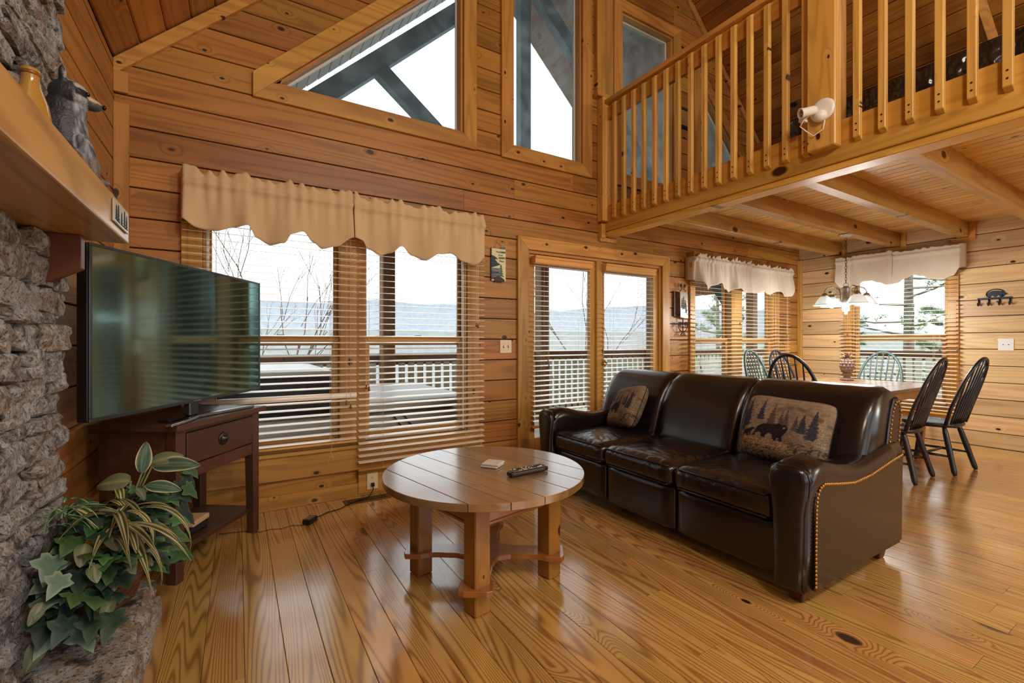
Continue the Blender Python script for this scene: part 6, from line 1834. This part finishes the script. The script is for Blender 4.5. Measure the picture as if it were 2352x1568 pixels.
# slatted patio bench and chair
PATIO = plain('patio_white', rgb(226, 226, 220), 0.5)
def patio(label, x, y, rz, w):
    t = thing('patio_chair', label, 'patio chair', (x, y, -0.088), rz, 'white patio chairs on the deck')
    for i in range(5): rbox(-w / 2, w / 2, -0.25 + i * 0.1, -0.17 + i * 0.1, 0.42, 0.445).build('seat_slat', PATIO, t)
    for i in range(5): rbox(-w / 2, w / 2, 0.24 + i * 0.02, 0.265 + i * 0.02, 0.52 + i * 0.09, 0.58 + i * 0.09).build('back_slat', PATIO, t)
    for sx in (-1, 1):
        MB().tube([(sx * w / 2, -0.22, 0.0), (sx * w / 2, -0.22, 0.64)], 0.022, 8).build('leg', PATIO, t)
        MB().tube([(sx * w / 2, 0.22, 0.0), (sx * w / 2, 0.22, 0.45), (sx * w / 2, 0.36, 0.98)], 0.022, 8).build('leg', PATIO, t)
        rbox(sx * w / 2 - 0.04, sx * w / 2 + 0.04, -0.26, 0.3, 0.64, 0.665).build('armrest', PATIO, t)
patio('white slatted patio chair seen low through the right leaf of the glazed door', 4.75, 4.9, 0.9, 0.6)
patio('white slatted patio bench seen through the dining window beside the door', 8.0, 5.2, 0.2, 1.2)
# ground, hills
GR = plain('winter_ground', rgb(150, 146, 128), 0.95, nz=0.25, bscale=3)
gm = MB(); nx, ny = 40, 30
def gz(x, y): return -2.2 - 0.10 * max(0, y) - 0.06 * max(0, x) + 1.2 * noise.noise(Vector((x * 0.05, y * 0.05, 1)))
gm.loft([[(-120 + 340 * i / nx, -40 + 190 * j / ny, gz(-120 + 340 * i / nx, -40 + 190 * j / ny)) for i in range(nx + 1)] for j in range(ny + 1)], closed=False, cap=False)
struct(gm.build('ground', GR, smooth=True), 'winter hillside falling away below the deck')
def ridge(name, dist, base, h, seed, col, label, x0=-260, x1=520):
    m = MB(); n = 90; rows = [[], [], [], []]
    for i in range(n + 1):
        x = lerp(x0, x1, i / n)
        z = h * (0.75 + 0.35 * noise.noise(Vector((x * 0.008, seed, 0))) + 0.10 * noise.noise(Vector((x * 0.04, seed, 3)))) + 0.012 * h * noise.noise(Vector((x * 0.5, seed, 8)))
        yy = dist + 20 * noise.noise(Vector((x * 0.01, seed, 5))) - 0.30 * max(0, x - 100)
        rows[0].append((x, yy - 60, base)); rows[1].append((x, yy - 25, base + (z - base) * 0.55)); rows[2].append((x, yy, z)); rows[3].append((x, yy + 60, base))
    m.loft(rows, closed=False, cap=False)
    t = NT(name + '_mat')
    geo = t.new('ShaderNodeNewGeometry')
    nn = t.noise(t.vmath('MULTIPLY', geo.outputs['Position'], (0.35, 0.35, 0.12)), 1.0, 5, 0.7)
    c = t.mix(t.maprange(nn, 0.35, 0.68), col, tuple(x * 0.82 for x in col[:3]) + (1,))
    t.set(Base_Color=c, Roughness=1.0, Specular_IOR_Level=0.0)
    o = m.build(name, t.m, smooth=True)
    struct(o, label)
ridge('far_hills', 330, -30, 38, 4.0, rgb(178, 184, 192), 'wooded ridge on the skyline, haze painted into its pale colour')  # haze over the ridge is put into the pale base colour
ridge('near_hills', 190, -30, 8, 9.0, rgb(166, 170, 168), 'nearer wooded slope across the valley')  # valley haze painted in as a pale grey base
# trees
BARK = plain('bark_grey', rgb(146, 132, 120), 0.9, nz=0.3)  # bark lightened, with outdoor haze put into its colour
def bare_tree(label, x, y, z, h, seed, lean=0.0):
    rr = random.Random(seed); m = MB()
    def br(p, d, l, r, lev):
        q = p + d * l
        mid = p.lerp(q, 0.5) + Vector((rr.uniform(-1, 1), rr.uniform(-1, 1), rr.uniform(-0.3, 0.6))) * l * 0.06
        m.tube([p, mid, q], [r, r * 0.82, r * 0.62], 5 if lev > 1 else 8, cap=False)
        if lev >= 5: return
        for k in range(rr.choice((2, 3)) if lev else 4):
            nd = (d + Vector((rr.uniform(-1, 1), rr.uniform(-1, 1), rr.uniform(-0.15, 0.5))) * 0.62).normalized()
            br(p.lerp(q, rr.uniform(0.45, 1.0)), nd, l * rr.uniform(0.55, 0.8), r * 0.58, lev + 1)
    t = thing('bare_tree', label, 'tree', (x, y, z))
    br(Vector((0, 0, 0)), Vector((lean, 0, 1)).normalized(), h * 0.42, h * 0.0055, 0)
    m.build('branches', BARK, t, smooth=True)
bare_tree('leafless tree with fine branches beyond the living room window', -0.9, 10.5, -3.2, 11.5, 4, 0.10)
bare_tree('thin leafless sapling beyond the left half of the living room window', 0.2, 9.4, -2.9, 6.5, 8, 0.15)
bare_tree('leafless tree beyond the dining window beside the door', 9.5, 11.5, -3.6, 9.0, 15, 0.1)
NEED = plain('pine_needles', rgb(138, 164, 122), 0.8, vari=0.2, nz=0.3)
def pine(label, x, y, z, h, seed, spread, foliage=1.0, lo=0.25):
    rr = random.Random(seed); t = thing('pine_tree', label, 'tree', (x, y, z), 0, 'pines around the house')
    m = MB().tube([(0, 0, 0), (0.03 * h * 0.3, 0, h * 0.5), (0, 0, h)], [h * 0.015, h * 0.010, 0.02], 8)
    m.build('trunk', BARK, t, smooth=True)
    b = MB(); f = MB()
    n = int(30)
    for i in range(n):
        zz = h * lerp(lo, 0.98, (i + rr.random()) / n); a = rr.uniform(0, 2 * PI)
        L = spread * (1.15 - zz / h) * rr.uniform(0.6, 1.1) + 0.25
        p = Vector((0, 0, zz)); d = Vector((math.cos(a), math.sin(a), rr.uniform(0.05, 0.45)))
        q = p + d * L
        mid = p.lerp(q, 0.5) + Vector((0, 0, -0.05 * L))
        b.tube([p, mid, q], [0.028, 0.018, 0.006], 5, cap=False)
        for k in range(int(34 * foliage * (0.5 + L / spread))):
            c = p.lerp(q, rr.uniform(0.35, 1.08)) + Vector((rr.uniform(-1, 1), rr.uniform(-1, 1), rr.uniform(-0.6, 0.8))) * 0.22 * L * 0.6
            for w in range(14):
                dd = Vector((rr.uniform(-1, 1), rr.uniform(-1, 1), rr.uniform(-0.4, 1))).normalized() * rr.uniform(0.09, 0.18)
                u = dd.cross(Vector((rr.uniform(-1, 1), rr.uniform(-1, 1), 1))).normalized() * 0.006
                o = len(f.V); f.V += [tuple(c - u), tuple(c + u), tuple(c + dd)]; f.F.append((o, o + 1, o + 2))
    b.build('branches', BARK, t)
    me = bpy.data.meshes.new('needles'); me.from_pydata(f.V, [], f.F); me.update()
    o = link('needles', me, NEED, t); o['kind'] = 'stuff'
pine('pine with a forked trunk and open branches outside the single dining window', 12.6, 4.05, -3.2, 9.5, 3, 2.1, 0.7, 0.3)
pine('bushy young pine outside the single dining window, left of the forked one', 17.2, 7.2, -3.6, 6.0, 5, 1.2, 1.5, 0.15)
pine('bushy young pine outside the single dining window, right of the forked one', 17.4, 4.7, -3.6, 6.0, 6, 1.2, 1.5, 0.15)
pine('loose pine beyond the dining window beside the door', 11.9, 8.2, -3.4, 7.2, 12, 1.6, 1.0, 0.3)
